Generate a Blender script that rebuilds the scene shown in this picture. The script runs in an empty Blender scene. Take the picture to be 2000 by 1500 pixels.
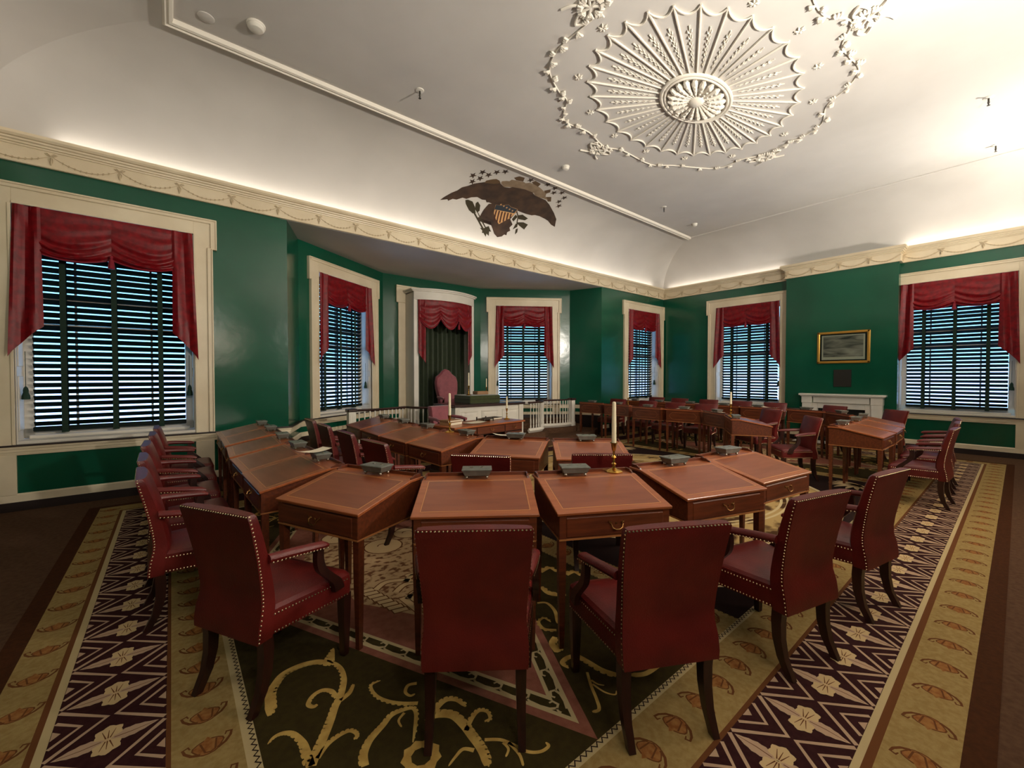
import bpy, bmesh, math, random
from math import sin, cos, pi, radians as R
from mathutils import Vector, Matrix
random.seed(7)
SC = bpy.context.scene
COL = SC.collection
# ------------------------------------------------------------------ camera, world, lights, exposure
cam_d = bpy.data.cameras.new('camera'); cam = bpy.data.objects.new('camera', cam_d); COL.objects.link(cam)
cam_d.sensor_width = 36.0; cam_d.lens = 812.27 / 2000 * 36.0; cam_d.clip_start = 0.02; cam_d.clip_end = 200
YAW, PITCH = 0.68596, -0.0191
cam.location = (0, 0, 1.55)
cam.rotation_euler = (pi / 2 + PITCH, 0, -YAW)
SC.camera = cam
vs = SC.view_settings
vs.view_transform = 'Standard'; vs.look = 'None'; vs.gamma = 1.0; vs.use_curve_mapping = False
vs.exposure = 0.0
SC.cycles.use_denoising = True
SC.cycles.max_bounces = 10; SC.cycles.diffuse_bounces = 5; SC.cycles.glossy_bounces = 4
SC.cycles.transparent_max_bounces = 12
SC.cycles.sample_clamp_indirect = 6.0
SC.cycles.caustics_reflective = False; SC.cycles.caustics_refractive = False

W = bpy.data.worlds.new('sky'); SC.world = W; W.use_nodes = True
wn = W.node_tree.nodes; wl = W.node_tree.links
bgn = wn['Background']
tc = wn.new('ShaderNodeTexCoord'); sx = wn.new('ShaderNodeSeparateXYZ'); cr = wn.new('ShaderNodeValToRGB')
wl.new(tc.outputs['Generated'], sx.inputs[0]); wl.new(sx.outputs['Z'], cr.inputs[0]); wl.new(cr.outputs[0], bgn.inputs[0])
cr.color_ramp.elements[0].position = 0.0; cr.color_ramp.elements[0].color = (0.42, 0.66, 1.15, 1)
cr.color_ramp.elements[1].position = 0.35; cr.color_ramp.elements[1].color = (0.14, 0.42, 1.0, 1)
e = cr.color_ramp.elements.new(0.03); e.color = (0.24, 0.68, 1.0, 1)
bgn.inputs[1].default_value = 3.4

def area(name, loc, rot, sx_, sy_, power, colr):
    d = bpy.data.lights.new(name, 'AREA'); d.shape = 'RECTANGLE'; d.size = sx_; d.size_y = sy_; d.energy = power; d.color = colr
    o = bpy.data.objects.new(name, d); o.location = loc; o.rotation_euler = rot; COL.objects.link(o); return o
WARM = (1.0, 0.91, 0.79)
WARM2 = (1.0, 0.92, 0.80)
XL, XR, YB, YF = -1.68, 12.242, -1.78, 7.288
XC = 5.28
ZCB, ZCT, ZCE = 3.984, 4.295, 5.288
# lamps hidden on top of the cornice, shining up into the cove
UP = pi
area('cove_light_front', (XC, YF - 0.075, 4.303), (UP, 0, 0), 12.6, 0.03, 15, WARM)
area('cove_light_right', (XR - 0.075, 0.0, 4.303), (UP, 0, 0), 0.03, 3.2, 7, WARM)
area('cove_light_right_far', (XR - 0.075, 5.5, 4.303), (UP, 0, 0), 0.03, 3.2, 4, WARM)
area('cove_light_left', (XL + 0.075, 2.7, 4.303), (UP, 0, 0), 0.03, 8.4, 10, WARM)
area('cove_light_back', (XC + 1.5, YB + 0.075, 4.303), (UP, 0, 0), 10.0, 0.03, 60, WARM)
# floodlights on the back wall over the public's end of the room, aimed at the ceiling
def flood(name, loc, target, size, power, colr, spread=180):
    d = Vector(target) - Vector(loc)
    o = area(name, loc, d.to_track_quat('-Z', 'Y').to_euler(), size, size, power, colr); o.data.spread = R(spread)
    return o
flood('uplight_right', (10.4, YB + 0.25, 3.1), (9.0, 1.2, 5.29), 0.30, 170, WARM2, 150)
flood('uplight_middle', (4.6, YB + 0.25, 3.1), (4.9, 2.0, 5.29), 0.30, 290, WARM2, 170)
flood('uplight_left', (0.2, YB + 0.25, 3.1), (1.2, 2.2, 5.29), 0.30, 80, WARM2, 170)
# warm lamps in the public lobby behind the rail, at head height
flood('lobby_lamp_right', (7.2, YB + 0.2, 2.5), (4.2, 1.6, 0.7), 0.5, 34, (1.0, 0.74, 0.48))
flood('lobby_lamp_left', (1.2, YB + 0.2, 2.6), (1.8, 2.4, 0.7), 0.6, 14, (1.0, 0.80, 0.60))
# track spot over the middle desks
def spot(name, loc, target, power, ang, blend=0.8, rad=0.08, colr=WARM):
    d = bpy.data.lights.new(name, 'SPOT'); d.energy = power; d.color = colr; d.spot_size = R(ang); d.spot_blend = blend; d.shadow_soft_size = rad
    o = bpy.data.objects.new(name, d); o.location = loc; o.rotation_euler = (Vector(target) - Vector(loc)).to_track_quat('-Z', 'Y').to_euler(); COL.objects.link(o)

# ------------------------------------------------------------------ materials
def s2l(c):
    return tuple(((x / 255) / 12.92 if x / 255 <= 0.04045 else ((x / 255 + 0.055) / 1.055) ** 2.4) for x in c)
MATS = {}
def mat(name, c, rough=0.5, metal=0.0, c2=None, nscale=5.0, stretch=(1, 1, 1), detail=6.0, lo=0.35, hi=0.65, bump=0.0, bscale=60.0, coat=0.0, spec=0.5, sheen=0.0, bstretch=(1, 1, 1), rough2=None, bdist=0.01):
    m = bpy.data.materials.new(name); m.use_nodes = True
    n = m.node_tree.nodes; l = m.node_tree.links; b = n['Principled BSDF']
    c = s2l(c) + (1,)
    b.inputs['Base Color'].default_value = c
    b.inputs['Roughness'].default_value = rough; b.inputs['Metallic'].default_value = metal
    b.inputs['Specular IOR Level'].default_value = spec
    if coat: b.inputs['Coat Weight'].default_value = coat; b.inputs['Coat Roughness'].default_value = 0.25
    if sheen: b.inputs['Sheen Weight'].default_value = sheen
    t = n.new('ShaderNodeTexCoord')
    if c2 is not None:
        mp = n.new('ShaderNodeMapping'); mp.inputs['Scale'].default_value = stretch
        ns = n.new('ShaderNodeTexNoise'); ns.inputs['Scale'].default_value = nscale; ns.inputs['Detail'].default_value = detail
        rp = n.new('ShaderNodeValToRGB'); rp.color_ramp.elements[0].position = lo; rp.color_ramp.elements[1].position = hi
        rp.color_ramp.elements[0].color = c; rp.color_ramp.elements[1].color = s2l(c2) + (1,)
        l.new(t.outputs['Object'], mp.inputs[0]); l.new(mp.outputs[0], ns.inputs['Vector']); l.new(ns.outputs[0], rp.inputs[0]); l.new(rp.outputs[0], b.inputs['Base Color'])
        if rough2 is not None:
            mr = n.new('ShaderNodeMapRange'); mr.inputs['To Min'].default_value = rough; mr.inputs['To Max'].default_value = rough2
            l.new(ns.outputs[0], mr.inputs[0]); l.new(mr.outputs[0], b.inputs['Roughness'])
    if bump:
        mp2 = n.new('ShaderNodeMapping'); mp2.inputs['Scale'].default_value = bstretch
        n2 = n.new('ShaderNodeTexNoise'); n2.inputs['Scale'].default_value = bscale; n2.inputs['Detail'].default_value = 4
        bp = n.new('ShaderNodeBump'); bp.inputs['Strength'].default_value = bump; bp.inputs['Distance'].default_value = bdist
        l.new(t.outputs['Object'], mp2.inputs[0]); l.new(mp2.outputs[0], n2.inputs['Vector']); l.new(n2.outputs[0], bp.inputs['Height']); l.new(bp.outputs[0], b.inputs['Normal'])
    MATS[name] = m
    return m
M_green = mat('green_gloss_paint', (8, 72, 51), 0.19, c2=(11, 83, 60), nscale=0.8, bump=0.36, bscale=2.6, spec=0.6, bdist=0.012)
M_cream = mat('cream_paint', (226, 212, 184), 0.38, c2=(214, 198, 168), nscale=2.0, bump=0.08, bscale=25)
M_white = mat('white_paint', (222, 216, 204), 0.38, c2=(210, 204, 192), nscale=2.0)
M_plaster = mat('ceiling_plaster', (212, 208, 203), 0.85, c2=(203, 199, 194), nscale=0.9, bump=0.10, bscale=6)
M_relief = mat('plaster_relief', (232, 226, 214), 0.7)
M_dark_base = mat('dark_skirting', (34, 20, 16), 0.45)
M_floor = mat('brown_carpet', (98, 72, 54), 0.95, c2=(84, 60, 44), nscale=30, bump=0.5, bscale=400, spec=0.1)
M_mahog = mat('mahogany', (104, 50, 25), 0.30, c2=(80, 36, 18), nscale=4, stretch=(1.2, 14, 14), coat=0.25, rough2=0.42, bump=0.04, bscale=40)
M_mahog_top = mat('mahogany_polished_top', (162, 90, 50), 0.24, c2=(146, 78, 42), nscale=3.2, stretch=(1.0, 10, 10), coat=0.35, rough2=0.36)
M_mahog_dark = mat('dark_mahogany', (52, 22, 14), 0.34, c2=(34, 13, 9), nscale=5, stretch=(8, 8, 1.5), coat=0.2)
M_inlay = mat('boxwood_inlay', (196, 138, 82), 0.35)
M_panel = mat('mahogany_writing_panel', (138, 74, 46), 0.27, c2=(122, 62, 38), nscale=2.6, stretch=(1.0, 7, 7), coat=0.3, rough2=0.36)
M_string = mat('satinwood_stringing', (164, 106, 58), 0.4)
M_oldbrass = mat('old_brass', (150, 112, 66), 0.35, metal=1.0)
M_leather = mat('oxblood_leather', (104, 26, 22), 0.36, c2=(84, 18, 17), nscale=6, bump=0.18, bscale=160, spec=0.5)
M_brass = mat('brass', (212, 168, 84), 0.22, metal=1.0)
M_nail = mat('brass_nail', (232, 208, 168), 0.26, metal=1.0)
M_pewter = mat('pewter', (126, 128, 120), 0.4, metal=0.35, c2=(104, 108, 100), nscale=14)
M_silver = mat('silver_ball', (196, 190, 176), 0.25, metal=1.0)
M_wax = mat('ivory_wax', (236, 224, 190), 0.45)
M_paper = mat('rag_paper', (224, 214, 190), 0.8)
M_red = mat('crimson_damask', (130, 5, 18), 0.45, c2=(96, 3, 12), nscale=16, spec=0.35, bump=0.12, bscale=60)
M_redtrim = mat('crimson_fringe', (128, 14, 34), 0.8)
M_blind = mat('dark_green_slat', (9, 26, 24), 0.6, c2=(6, 18, 18), nscale=3, spec=0.2)
M_tape = mat('green_tape', (12, 40, 26), 0.85)
M_cord = mat('green_cord', (18, 50, 36), 0.8)
M_baize = mat('green_baize', (58, 66, 26), 0.9, c2=(46, 54, 20), nscale=20, sheen=0.3)
M_curt = mat('olive_curtain', (44, 56, 30), 0.75, c2=(34, 46, 22), nscale=10, sheen=0.25)
M_mauve = mat('mauve_damask', (140, 66, 74), 0.6, c2=(126, 56, 66), nscale=14, sheen=0.3)
M_black = mat('firebox_black', (16, 12, 10), 0.9)
M_marble = mat('white_marble', (222, 218, 208), 0.3, c2=(196, 192, 184), nscale=2.4, detail=10, lo=0.5, hi=0.8)
M_gilt = mat('gilt_frame', (196, 148, 64), 0.35, metal=0.7)
M_plaque = mat('dark_bronze', (34, 32, 26), 0.55, metal=0.3)
M_book = mat('calf_binding', (150, 112, 78), 0.6)
M_book2 = mat('dark_binding', (60, 50, 40), 0.6)
M_eagle = mat('eagle_brown_paint', (48, 32, 22), 0.75, c2=(72, 50, 34), nscale=5, detail=8)
M_cloud = mat('cloud_taupe_paint', (150, 130, 106), 0.8, c2=(128, 108, 86), nscale=6)
M_ray = mat('ray_umber_paint', (96, 72, 46), 0.8)
M_olive = mat('olive_leaf_paint', (52, 44, 22), 0.8)
M_blue = mat('blue_chief_paint', (40, 48, 58), 0.8)
M_stripe = mat('red_stripe_paint', (66, 30, 20), 0.8)
M_buff = mat('buff_stripe_paint', (206, 158, 104), 0.8)
M_plastic = mat('white_plastic', (226, 222, 212), 0.4)
M_steel = mat('dark_steel', (70, 66, 60), 0.4, metal=0.9)
# glass of the sashes: a thin pane, mostly clear with a sharp reflection
M_glass = bpy.data.materials.new('window_glass'); M_glass.use_nodes = True
_n = M_glass.node_tree.nodes; _l = M_glass.node_tree.links
_n.remove(_n['Principled BSDF'])
_t = _n.new('ShaderNodeBsdfTransparent'); _t.inputs[0].default_value = (0.93, 0.97, 0.96, 1)
_g = _n.new('ShaderNodeBsdfGlossy'); _g.inputs['Roughness'].default_value = 0.02
_f = _n.new('ShaderNodeFresnel'); _f.inputs[0].default_value = 1.5
_x = _n.new('ShaderNodeMixShader')
_l.new(_f.outputs[0], _x.inputs[0]); _l.new(_t.outputs[0], _x.inputs[1]); _l.new(_g.outputs[0], _x.inputs[2]); _l.new(_x.outputs[0], _n['Material Output'].inputs[0])
# engraving: monochrome storm scene printed on paper
M_print = bpy.data.materials.new('engraved_print'); M_print.use_nodes = True
_n = M_print.node_tree.nodes; _l = M_print.node_tree.links
_tc = _n.new('ShaderNodeTexCoord'); _mp = _n.new('ShaderNodeMapping'); _mp.inputs['Scale'].default_value = (1, 3.2, 5)
_ns = _n.new('ShaderNodeTexNoise'); _ns.inputs['Scale'].default_value = 1.6; _ns.inputs['Detail'].default_value = 9; _ns.inputs['Distortion'].default_value = 0.8
_rp = _n.new('ShaderNodeValToRGB'); _rp.color_ramp.elements[0].position = 0.34; _rp.color_ramp.elements[0].color = (0.05, 0.043, 0.034, 1)
_rp.color_ramp.elements[1].position = 0.68; _rp.color_ramp.elements[1].color = (0.55, 0.48, 0.38, 1)
_l.new(_tc.outputs['Object'], _mp.inputs[0]); _l.new(_mp.outputs[0], _ns.inputs['Vector']); _l.new(_ns.outputs[0], _rp.inputs[0]); _l.new(_rp.outputs[0], _n['Principled BSDF'].inputs['Base Color'])
_n['Principled BSDF'].inputs['Roughness'].default_value = 0.6

# ------------------------------------------------------------------ mesh helpers
class MB:
    def __init__(s): s.v = []; s.f = []; s.m = []
    def add(s, v, f, m=0):
        o = len(s.v); s.v += [tuple(p) for p in v]; s.f += [tuple(i + o for i in q) for q in f]; s.m += [m] * len(f); return s
    def quad(s, a, b, c, d, m=0): return s.add([a, b, c, d], [(0, 1, 2, 3)], m)
    def box(s, x0, x1, y0, y1, z0, z1, m=0, T=None):
        v = [(x0, y0, z0), (x1, y0, z0), (x1, y1, z0), (x0, y1, z0), (x0, y0, z1), (x1, y0, z1), (x1, y1, z1), (x0, y1, z1)]
        if T is not None: v = [T @ Vector(p) for p in v]
        return s.add(v, [(0, 3, 2, 1), (4, 5, 6, 7), (0, 1, 5, 4), (1, 2, 6, 5), (2, 3, 7, 6), (3, 0, 4, 7)], m)
    def cbox(s, x0, x1, y0, y1, z0, z1, c=0.004, m=0, T=None):   # box with chamfered edges
        bm = bmesh.new(); bmesh.ops.create_cube(bm, size=1)
        for w in bm.verts: w.co = Vector(((x0 + x1) / 2 + w.co.x * (x1 - x0), (y0 + y1) / 2 + w.co.y * (y1 - y0), (z0 + z1) / 2 + w.co.z * (z1 - z0)))
        bmesh.ops.bevel(bm, geom=bm.edges[:], offset=c, segments=1, affect='EDGES')
        bm.verts.index_update()
        v = [w.co.copy() for w in bm.verts]
        if T is not None: v = [T @ p for p in v]
        s.add(v, [[w.index for w in f.verts] for f in bm.faces], m); bm.free(); return s
    def rings(s, rs, cap0=True, cap1=True, m=0, closed=True):
        n = len(rs[0]); v = [p for r in rs for p in r]; f = []
        for i in range(len(rs) - 1):
            for j in range(n if closed else n - 1):
                k = (j + 1) % n
                f.append((i * n + j, i * n + k, (i + 1) * n + k, (i + 1) * n + j))
        if cap0: f.append(tuple(range(n - 1, -1, -1)))
        if cap1: f.append(tuple((len(rs) - 1) * n + j for j in range(n)))
        return s.add(v, f, m)
    def tube(s, pts, r, n=8, m=0, flat=1.0, cap=True):
        pts = [Vector(p) for p in pts]; rs = []
        rr = r if isinstance(r, (list, tuple)) else [r] * len(pts)
        up = None
        for i, p in enumerate(pts):
            d = (pts[min(i + 1, len(pts) - 1)] - pts[max(i - 1, 0)]).normalized()
            if up is None:
                up = Vector((0, 0, 1)) if abs(d.z) < 0.9 else Vector((1, 0, 0))
            a = d.cross(up)
            if a.length < 1e-5: a = d.cross(Vector((0, 1, 0)))
            a.normalize(); b = a.cross(d).normalized(); up = b
            rs.append([p + a * (cos(2 * pi * k / n) * rr[i]) + b * (sin(2 * pi * k / n) * rr[i] * flat) for k in range(n)])
        return s.rings(rs, cap, cap, m)
    def lathe(s, prof, n=12, c=(0, 0, 0), m=0):
        return s.rings([[(c[0] + r * cos(2 * pi * k / n), c[1] + r * sin(2 * pi * k / n), c[2] + z) for k in range(n)] for r, z in prof], True, True, m)
    def prism(s, poly, z0, z1, m=0, T=None):
        n = len(poly); v = [(x, y, z0) for x, y in poly] + [(x, y, z1) for x, y in poly]
        if T is not None: v = [T @ Vector(p) for p in v]
        return s.add(v, [tuple(range(n - 1, -1, -1)), tuple(range(n, 2 * n))] + [(i, (i + 1) % n, n + (i + 1) % n, n + i) for i in range(n)], m)
    def ball(s, c, r, n=8, k=5, m=0, sz=1.0):
        return s.lathe([(max(r * sin(pi * i / k), 1e-4), -r * sz * cos(pi * i / k)) for i in range(k + 1)], n, c, m)
    def ribbon(s, pts, w, z, m=0):
        pts = [Vector(p[:2]) for p in pts]; n = len(pts)
        ww = w if isinstance(w, (list, tuple)) else [w] * n
        v = []
        for i, p in enumerate(pts):
            d = (pts[min(i + 1, n - 1)] - pts[max(i - 1, 0)]); d = d.normalized() if d.length > 1e-9 else Vector((1, 0))
            q = Vector((-d.y, d.x)) * ww[i] / 2
            v += [(p.x + q.x, p.y + q.y, z), (p.x - q.x, p.y - q.y, z)]
        return s.add(v, [(2 * i, 2 * i + 1, 2 * i + 3, 2 * i + 2) for i in range(n - 1)], m)
    def poly(s, pts, z, m=0): return s.add([(p[0], p[1], z) for p in pts], [tuple(range(len(pts)))], m)
    def mesh(s, name, mats, smooth=True):
        me = bpy.data.meshes.new(name); me.from_pydata(s.v, [], s.f)
        for a in (mats if isinstance(mats, (list, tuple)) else [mats]): me.materials.append(a)
        if any(s.m): me.polygons.foreach_set('material_index', s.m)
        if smooth:
            me.polygons.foreach_set('use_smooth', [True] * len(me.polygons)); me.set_sharp_from_angle(angle=R(32))
        me.update(); return me
    def obj(s, name, mats, parent=None, smooth=True, loc=None, kind=None):
        o = bpy.data.objects.new(name, s.mesh(name, mats, smooth)); COL.objects.link(o)
        if parent is not None: o.parent = parent
        if loc is not None: o.location = loc
        if kind: o['kind'] = kind
        return o
def inst(name, me, parent, loc=(0, 0, 0), rot=(0, 0, 0), scale=None):
    o = bpy.data.objects.new(name, me); COL.objects.link(o); o.parent = parent; o.location = loc; o.rotation_euler = rot
    if scale: o.scale = scale
    return o
def thing(name, label, cat, loc=(0, 0, 0), rz=0.0, group=None):
    o = bpy.data.objects.new(name, None); COL.objects.link(o); o.location = loc; o.rotation_euler = (0, 0, rz); o.empty_display_size = 0.1
    tag(o, label, cat, group); return o
def tag(o, label, cat, group=None):
    o['label'] = label; o['category'] = cat
    if group: o['group'] = group
    return o
def structure(name, loc=(0, 0, 0), rz=0.0):
    o = bpy.data.objects.new(name, None); COL.objects.link(o); o.location = loc; o.rotation_euler = (0, 0, rz); o['kind'] = 'structure'; return o
def dup(root, loc, rz, label=None, group=None):
    r = root.copy(); COL.objects.link(r); r.location = loc; r.rotation_euler = (0, 0, rz)
    if label: r['label'] = label
    if group: r['group'] = group
    for ch in list(root.children):
        c = ch.copy(); COL.objects.link(c); c.parent = r
        for g in list(ch.children):
            d = g.copy(); COL.objects.link(d); d.parent = c
    return r
def curve(pts, n=6, closed=False):          # Catmull-Rom through points
    P = [Vector(p) for p in pts]; out = []; N = len(P)
    rng = range(N) if closed else range(N - 1)
    for i in rng:
        p0, p1, p2, p3 = (P[(i - 1) % N], P[i], P[(i + 1) % N], P[(i + 2) % N]) if closed else (P[max(i - 1, 0)], P[i], P[i + 1], P[min(i + 2, N - 1)])
        for k in range(n):
            t = k / n
            out.append(0.5 * ((2 * p1) + (p2 - p0) * t + (2 * p0 - 5 * p1 + 4 * p2 - p3) * t * t + (3 * p1 - p0 - 3 * p2 + p3) * t ** 3))
    if not closed: out.append(P[-1])
    return out
def mould(name, path, prof, m, closed=False, parent=None, kind=None, mb=None):
    # profile (off, z) swept along plan path with mitres; room side is to the left of the path
    P = [Vector(p) for p in path]; n = len(P); mb = mb or MB(); rs = []
    for i in range(n):
        a = P[(i - 1) % n] if (closed or i > 0) else None; b = P[(i + 1) % n] if (closed or i < n - 1) else None
        d1 = (P[i] - a).normalized() if a is not None else None; d2 = (b - P[i]).normalized() if b is not None else None
        if d1 is None: d1 = d2
        if d2 is None: d2 = d1
        n1 = Vector((-d1.y, d1.x)); n2 = Vector((-d2.y, d2.x)); mm = (n1 + n2); mm = mm / max(mm.dot(n1), 0.2)
        rs.append([(P[i].x + mm.x * o, P[i].y + mm.y * o, z) for o, z in prof])
    if closed: rs.append(rs[0])
    mb.rings(rs, not closed, not closed, 0, True)
    return mb.obj(name, m, parent, kind=kind) if name else mb
# ------------------------------------------------------------------ room shell
mb = MB(); mb.box(XL - 0.4, XR + 0.4, YB - 0.4, 10.2, -0.12, 0.0)
o = mb.obj('floor', M_floor, kind='structure')

def wall(name, A, B, z0, z1, holes, t=0.30, m=M_green):
    # wall seen from A (left) to B (right) by someone in the room; holes = (u0, u1, z0, z1)
    A = Vector(A); B = Vector(B); L = (B - A).length; d = (B - A) / L; nrm = Vector((-d.y, d.x))    # out of the room = left of A->B
    us = sorted({0.0, L} | {h[0] for h in holes} | {h[1] for h in holes}); zs = sorted({z0, z1} | {h[2] for h in holes} | {h[3] for h in holes})
    mb = MB(); P = lambda u, y, z: (A.x + d.x * u + nrm.x * y, A.y + d.y * u + nrm.y * y, z)
    for i in range(len(us) - 1):
        for j in range(len(zs) - 1):
            uc, zc = (us[i] + us[i + 1]) / 2, (zs[j] + zs[j + 1]) / 2
            if any(h[0] < uc < h[1] and h[2] < zc < h[3] for h in holes): continue
            for y in (0.0, t): mb.quad(P(us[i], y, zs[j]), P(us[i + 1], y, zs[j]), P(us[i + 1], y, zs[j + 1]), P(us[i], y, zs[j + 1]))
    for h in holes:
        for a, b in (((h[0], h[2]), (h[1], h[2])), ((h[1], h[2]), (h[1], h[3])), ((h[1], h[3]), (h[0], h[3])), ((h[0], h[3]), (h[0], h[2]))):
            mb.quad(P(a[0], 0, a[1]), P(b[0], 0, b[1]), P(b[0], t, b[1]), P(a[0], t, a[1]))
    for u in (0, L): mb.quad(P(u, 0, z0), P(u, t, z0), P(u, t, z1), P(u, 0, z1))
    mb.quad(P(0, 0, z1), P(L, 0, z1), P(L, t, z1), P(0, t, z1)); mb.quad(P(0, 0, z0), P(L, 0, z0), P(L, t, z0), P(0, t, z0))
    return mb.obj(name, m, kind='structure', smooth=False)
WW = 0.82                       # half width of a window opening
ZS, ZH = 0.79, 3.51
JA, JB, JC, JD, JE, JF = (1.42, YF), (1.765, 8.15), (3.88, 9.55), (6.68, 9.55), (8.795, 8.15), (9.14, YF)
hole = lambda u, w=WW: (u - w, u + w, ZS, ZH)
wall('wall_front_left', (XL, YF), JA, 0, ZCT + 0.1, [hole(-0.565 - XL)])
wall('wall_front_right', JF, (XR, YF), 0, ZCT + 0.1, [hole(11.15 - 9.14)])
WB = 0.80
for nm, A, B, u in (('wall_bay_left', JB, JC, 1.262), ('wall_bay_right', JD, JE, 1.228)):
    wall(nm, A, B, 0, 4.05, [(u - WB, u + WB, ZS, ZH)])
wall('wall_bay_center', JC, JD, 0, 4.05, [])
wall('wall_bay_jamb_left', JA, JB, 0, 4.05, [], t=0.05); wall('wall_bay_jamb_right', JE, JF, 0, 4.05, [], t=0.05)
wall('wall_right', (XR, YF), (XR, YB), 0, ZCT + 0.1, [hole(YF - 4.785), hole(YF - 0.86)])
wall('wall_back', (XR, YB), (XL, YB), 0, ZCT + 0.1, [])
wall('wall_left', (XL, YB), (XL, YF), 0, ZCT + 0.1, [])
CBX, CB0, CB1 = 11.995, 1.663, 3.757
mb = MB(); mb.box(CBX, XR, CB0, CB1, 0, ZCT + 0.012)
mb.obj('wall_chimney_breast', M_green, kind='structure', smooth=False)
mb = MB(); mb.box(JA[0] - 0.1, JF[0] + 0.1, YF, YF + 0.30, ZCB + 0.005, ZCT + 0.1)
mb.obj('wall_bay_lintel', M_cream, kind='structure', smooth=False)
mb = MB(); mb.prism([(JA[0] - .1, YF - 0.005), JB, JC, JD, JE, (JF[0] + .1, YF - 0.005)], 3.982, 4.05)
mb.obj('ceiling_bay', M_plaster, kind='structure', smooth=False)
# flat ceiling and its coved border
CX0, CX1, CY0, CY1 = -0.03, XR - 1.373, -0.27, YF - 1.538
mb = MB(); mb.quad((CX0, CY0, ZCE), (CX1, CY0, ZCE), (CX1, CY1, ZCE), (CX0, CY1, ZCE))
mb.box(XL - .4, XR + .4, YB - .4, YF + .4, ZCE + 0.3, ZCE + 0.4)
mb.obj('ceiling', M_plaster, kind='structure', smooth=False)
mb = MB(); N = 20
rect = lambda f: [(XL + (CX0 - XL) * f, YB + (CY0 - YB) * f), (XR + (CX1 - XR) * f, YB + (CY0 - YB) * f), (XR + (CX1 - XR) * f, YF + (CY1 - YF) * f), (XL + (CX0 - XL) * f, YF + (CY1 - YF) * f)]
for sd in range(4):
    rows = []
    for i in range(N + 1):
        t = pi / 2 * i / N; r = rect(1 - cos(t)); z = ZCT - 0.004 + (ZCE - ZCT + 0.004) * sin(t)
        a, b = r[sd], r[(sd + 1) % 4]; K = 12
        rows.append([(a[0] + (b[0] - a[0]) * k / K, a[1] + (b[1] - a[1]) * k / K, z) for k in range(K + 1)])
    mb.rings(rows, False, False, 0, False)
mb.obj('ceiling_cove', M_plaster, kind='structure')
rim = structure('trim_ceiling')
big = [(0, ZCE - 0.055), (0.02, ZCE - 0.062), (0.035, ZCE - 0.045), (0.055, ZCE - 0.055), (0.08, ZCE - 0.045), (0.09, ZCE - 0.02), (0.09, ZCE + 0.01), (0, ZCE + 0.01)]
sml = [(0, ZCE - 0.022), (0.02, ZCE - 0.025), (0.03, ZCE - 0.015), (0.03, ZCE + 0.01), (0, ZCE + 0.01)]
mould('front_moulding', [(CX1, CY1), (CX0, CY1), (CX0, CY0)], big, M_relief, parent=rim)
mould('right_moulding', [(CX0, CY0), (CX1, CY0), (CX1, CY1)], sml, M_plaster, parent=rim)
# cornice with swagged frieze
cpath = [(XL, YB), (XR, YB), (XR, CB0), (CBX, CB0), (CBX, CB1), (XR, CB1), (XR, YF), (XL, YF)]
cor = structure('trim_cornice')
mould('cornice_moulding', cpath, [(0, 4.178), (0.04, 4.178), (0.045, 4.196), (0.062, 4.2), (0.066, 4.218), (0.085, 4.228), (0.088, 4.246), (0.108, 4.252), (0.125, 4.275), (0.125, 4.29), (0.11, 4.292), (0.112, 4.312), (0.098, 4.314), (0.094, 4.297), (0, 4.297)], M_cream, True, cor)
mould('frieze', cpath, [(0, ZCB), (0.036, ZCB), (0.042, ZCB + 0.008), (0.036, ZCB + 0.018), (0.026, ZCB + 0.02), (0.026, 4.18), (0, 4.18)], M_cream, True, cor)
M_swag = mat('frieze_ornament', (196, 178, 146), 0.5)  # darker than the frieze cream: relief shadow of the swags put into the colour
def swag_mesh(w, k_=1.0):
    mb = MB(); pts = []
    for k in range(13):
        u = -0.5 + k / 12; pts.append((u * w, 0.008, 4.135 - 0.105 * (1 - (2 * u) ** 2)))
    mb.tube(pts, [k_ * (0.0025 + 0.003 * sin(pi * k / 12)) for k in range(13)], 5)
    for k in range(2, 11):
        p = pts[k]
        for s in (-1, 1):
            mb.rings([[(p[0] + s * 0.004, 0.004, p[2]), (p[0] + 0.008, 0.012, p[2] + s * 0.008), (p[0] - 0.008, 0.012, p[2] + s * 0.008)], [(p[0] + 0.010, 0.006, p[2] + s * 0.016)] * 3], True, False)
    x = w / 2
    for a in (-1, 1):          # bow loops and ribbon ends
        mb.tube([(x, 0.008, 4.135), (x + a * 0.03, 0.012, 4.158), (x + a * 0.05, 0.01, 4.15), (x + a * 0.03, 0.01, 4.136), (x, 0.008, 4.135)], 0.005, 5)
        mb.tube([(x, 0.008, 4.13), (x + a * 0.018, 0.008, 4.09), (x + a * 0.012, 0.008, 4.055)], [0.005, 0.005, 0.002], 5)
    mb.tube([(x, 0.008, 4.13), (x, 0.01, 4.075), (x, 0.012, 4.05), (x, 0.01, 4.025)], [0.004, 0.005, 0.010, 0.004], 6)
    return mb.mesh('swag', M_swag)
sw = swag_mesh(0.59, .8)
swr = swag_mesh(0.57, 1.5)
for k in range(24):            # front wall, seen from the room: x runs left to right
    inst('swag', sw, cor, (XL + 0.32 + 0.59 * k, YF - 0.026, 0), (0, 0, pi))
swb = swag_mesh(0.53, 1.6)
for k in range(4): inst('swag', swb, cor, (CBX - 0.026, CB1 - 0.28 - 0.53 * k, 0), (0, 0, pi / 2))
for y0 in (CB1 + 0.32, ):
    for k in range(6): inst('swag', swr, cor, (XR - 0.026, y0 + 0.57 * k, 0), (0, 0, pi / 2))
for k in range(6): inst('swag', swr, cor, (XR - 0.026, CB0 - 0.32 - 0.57 * k, 0), (0, 0, pi / 2))
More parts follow.
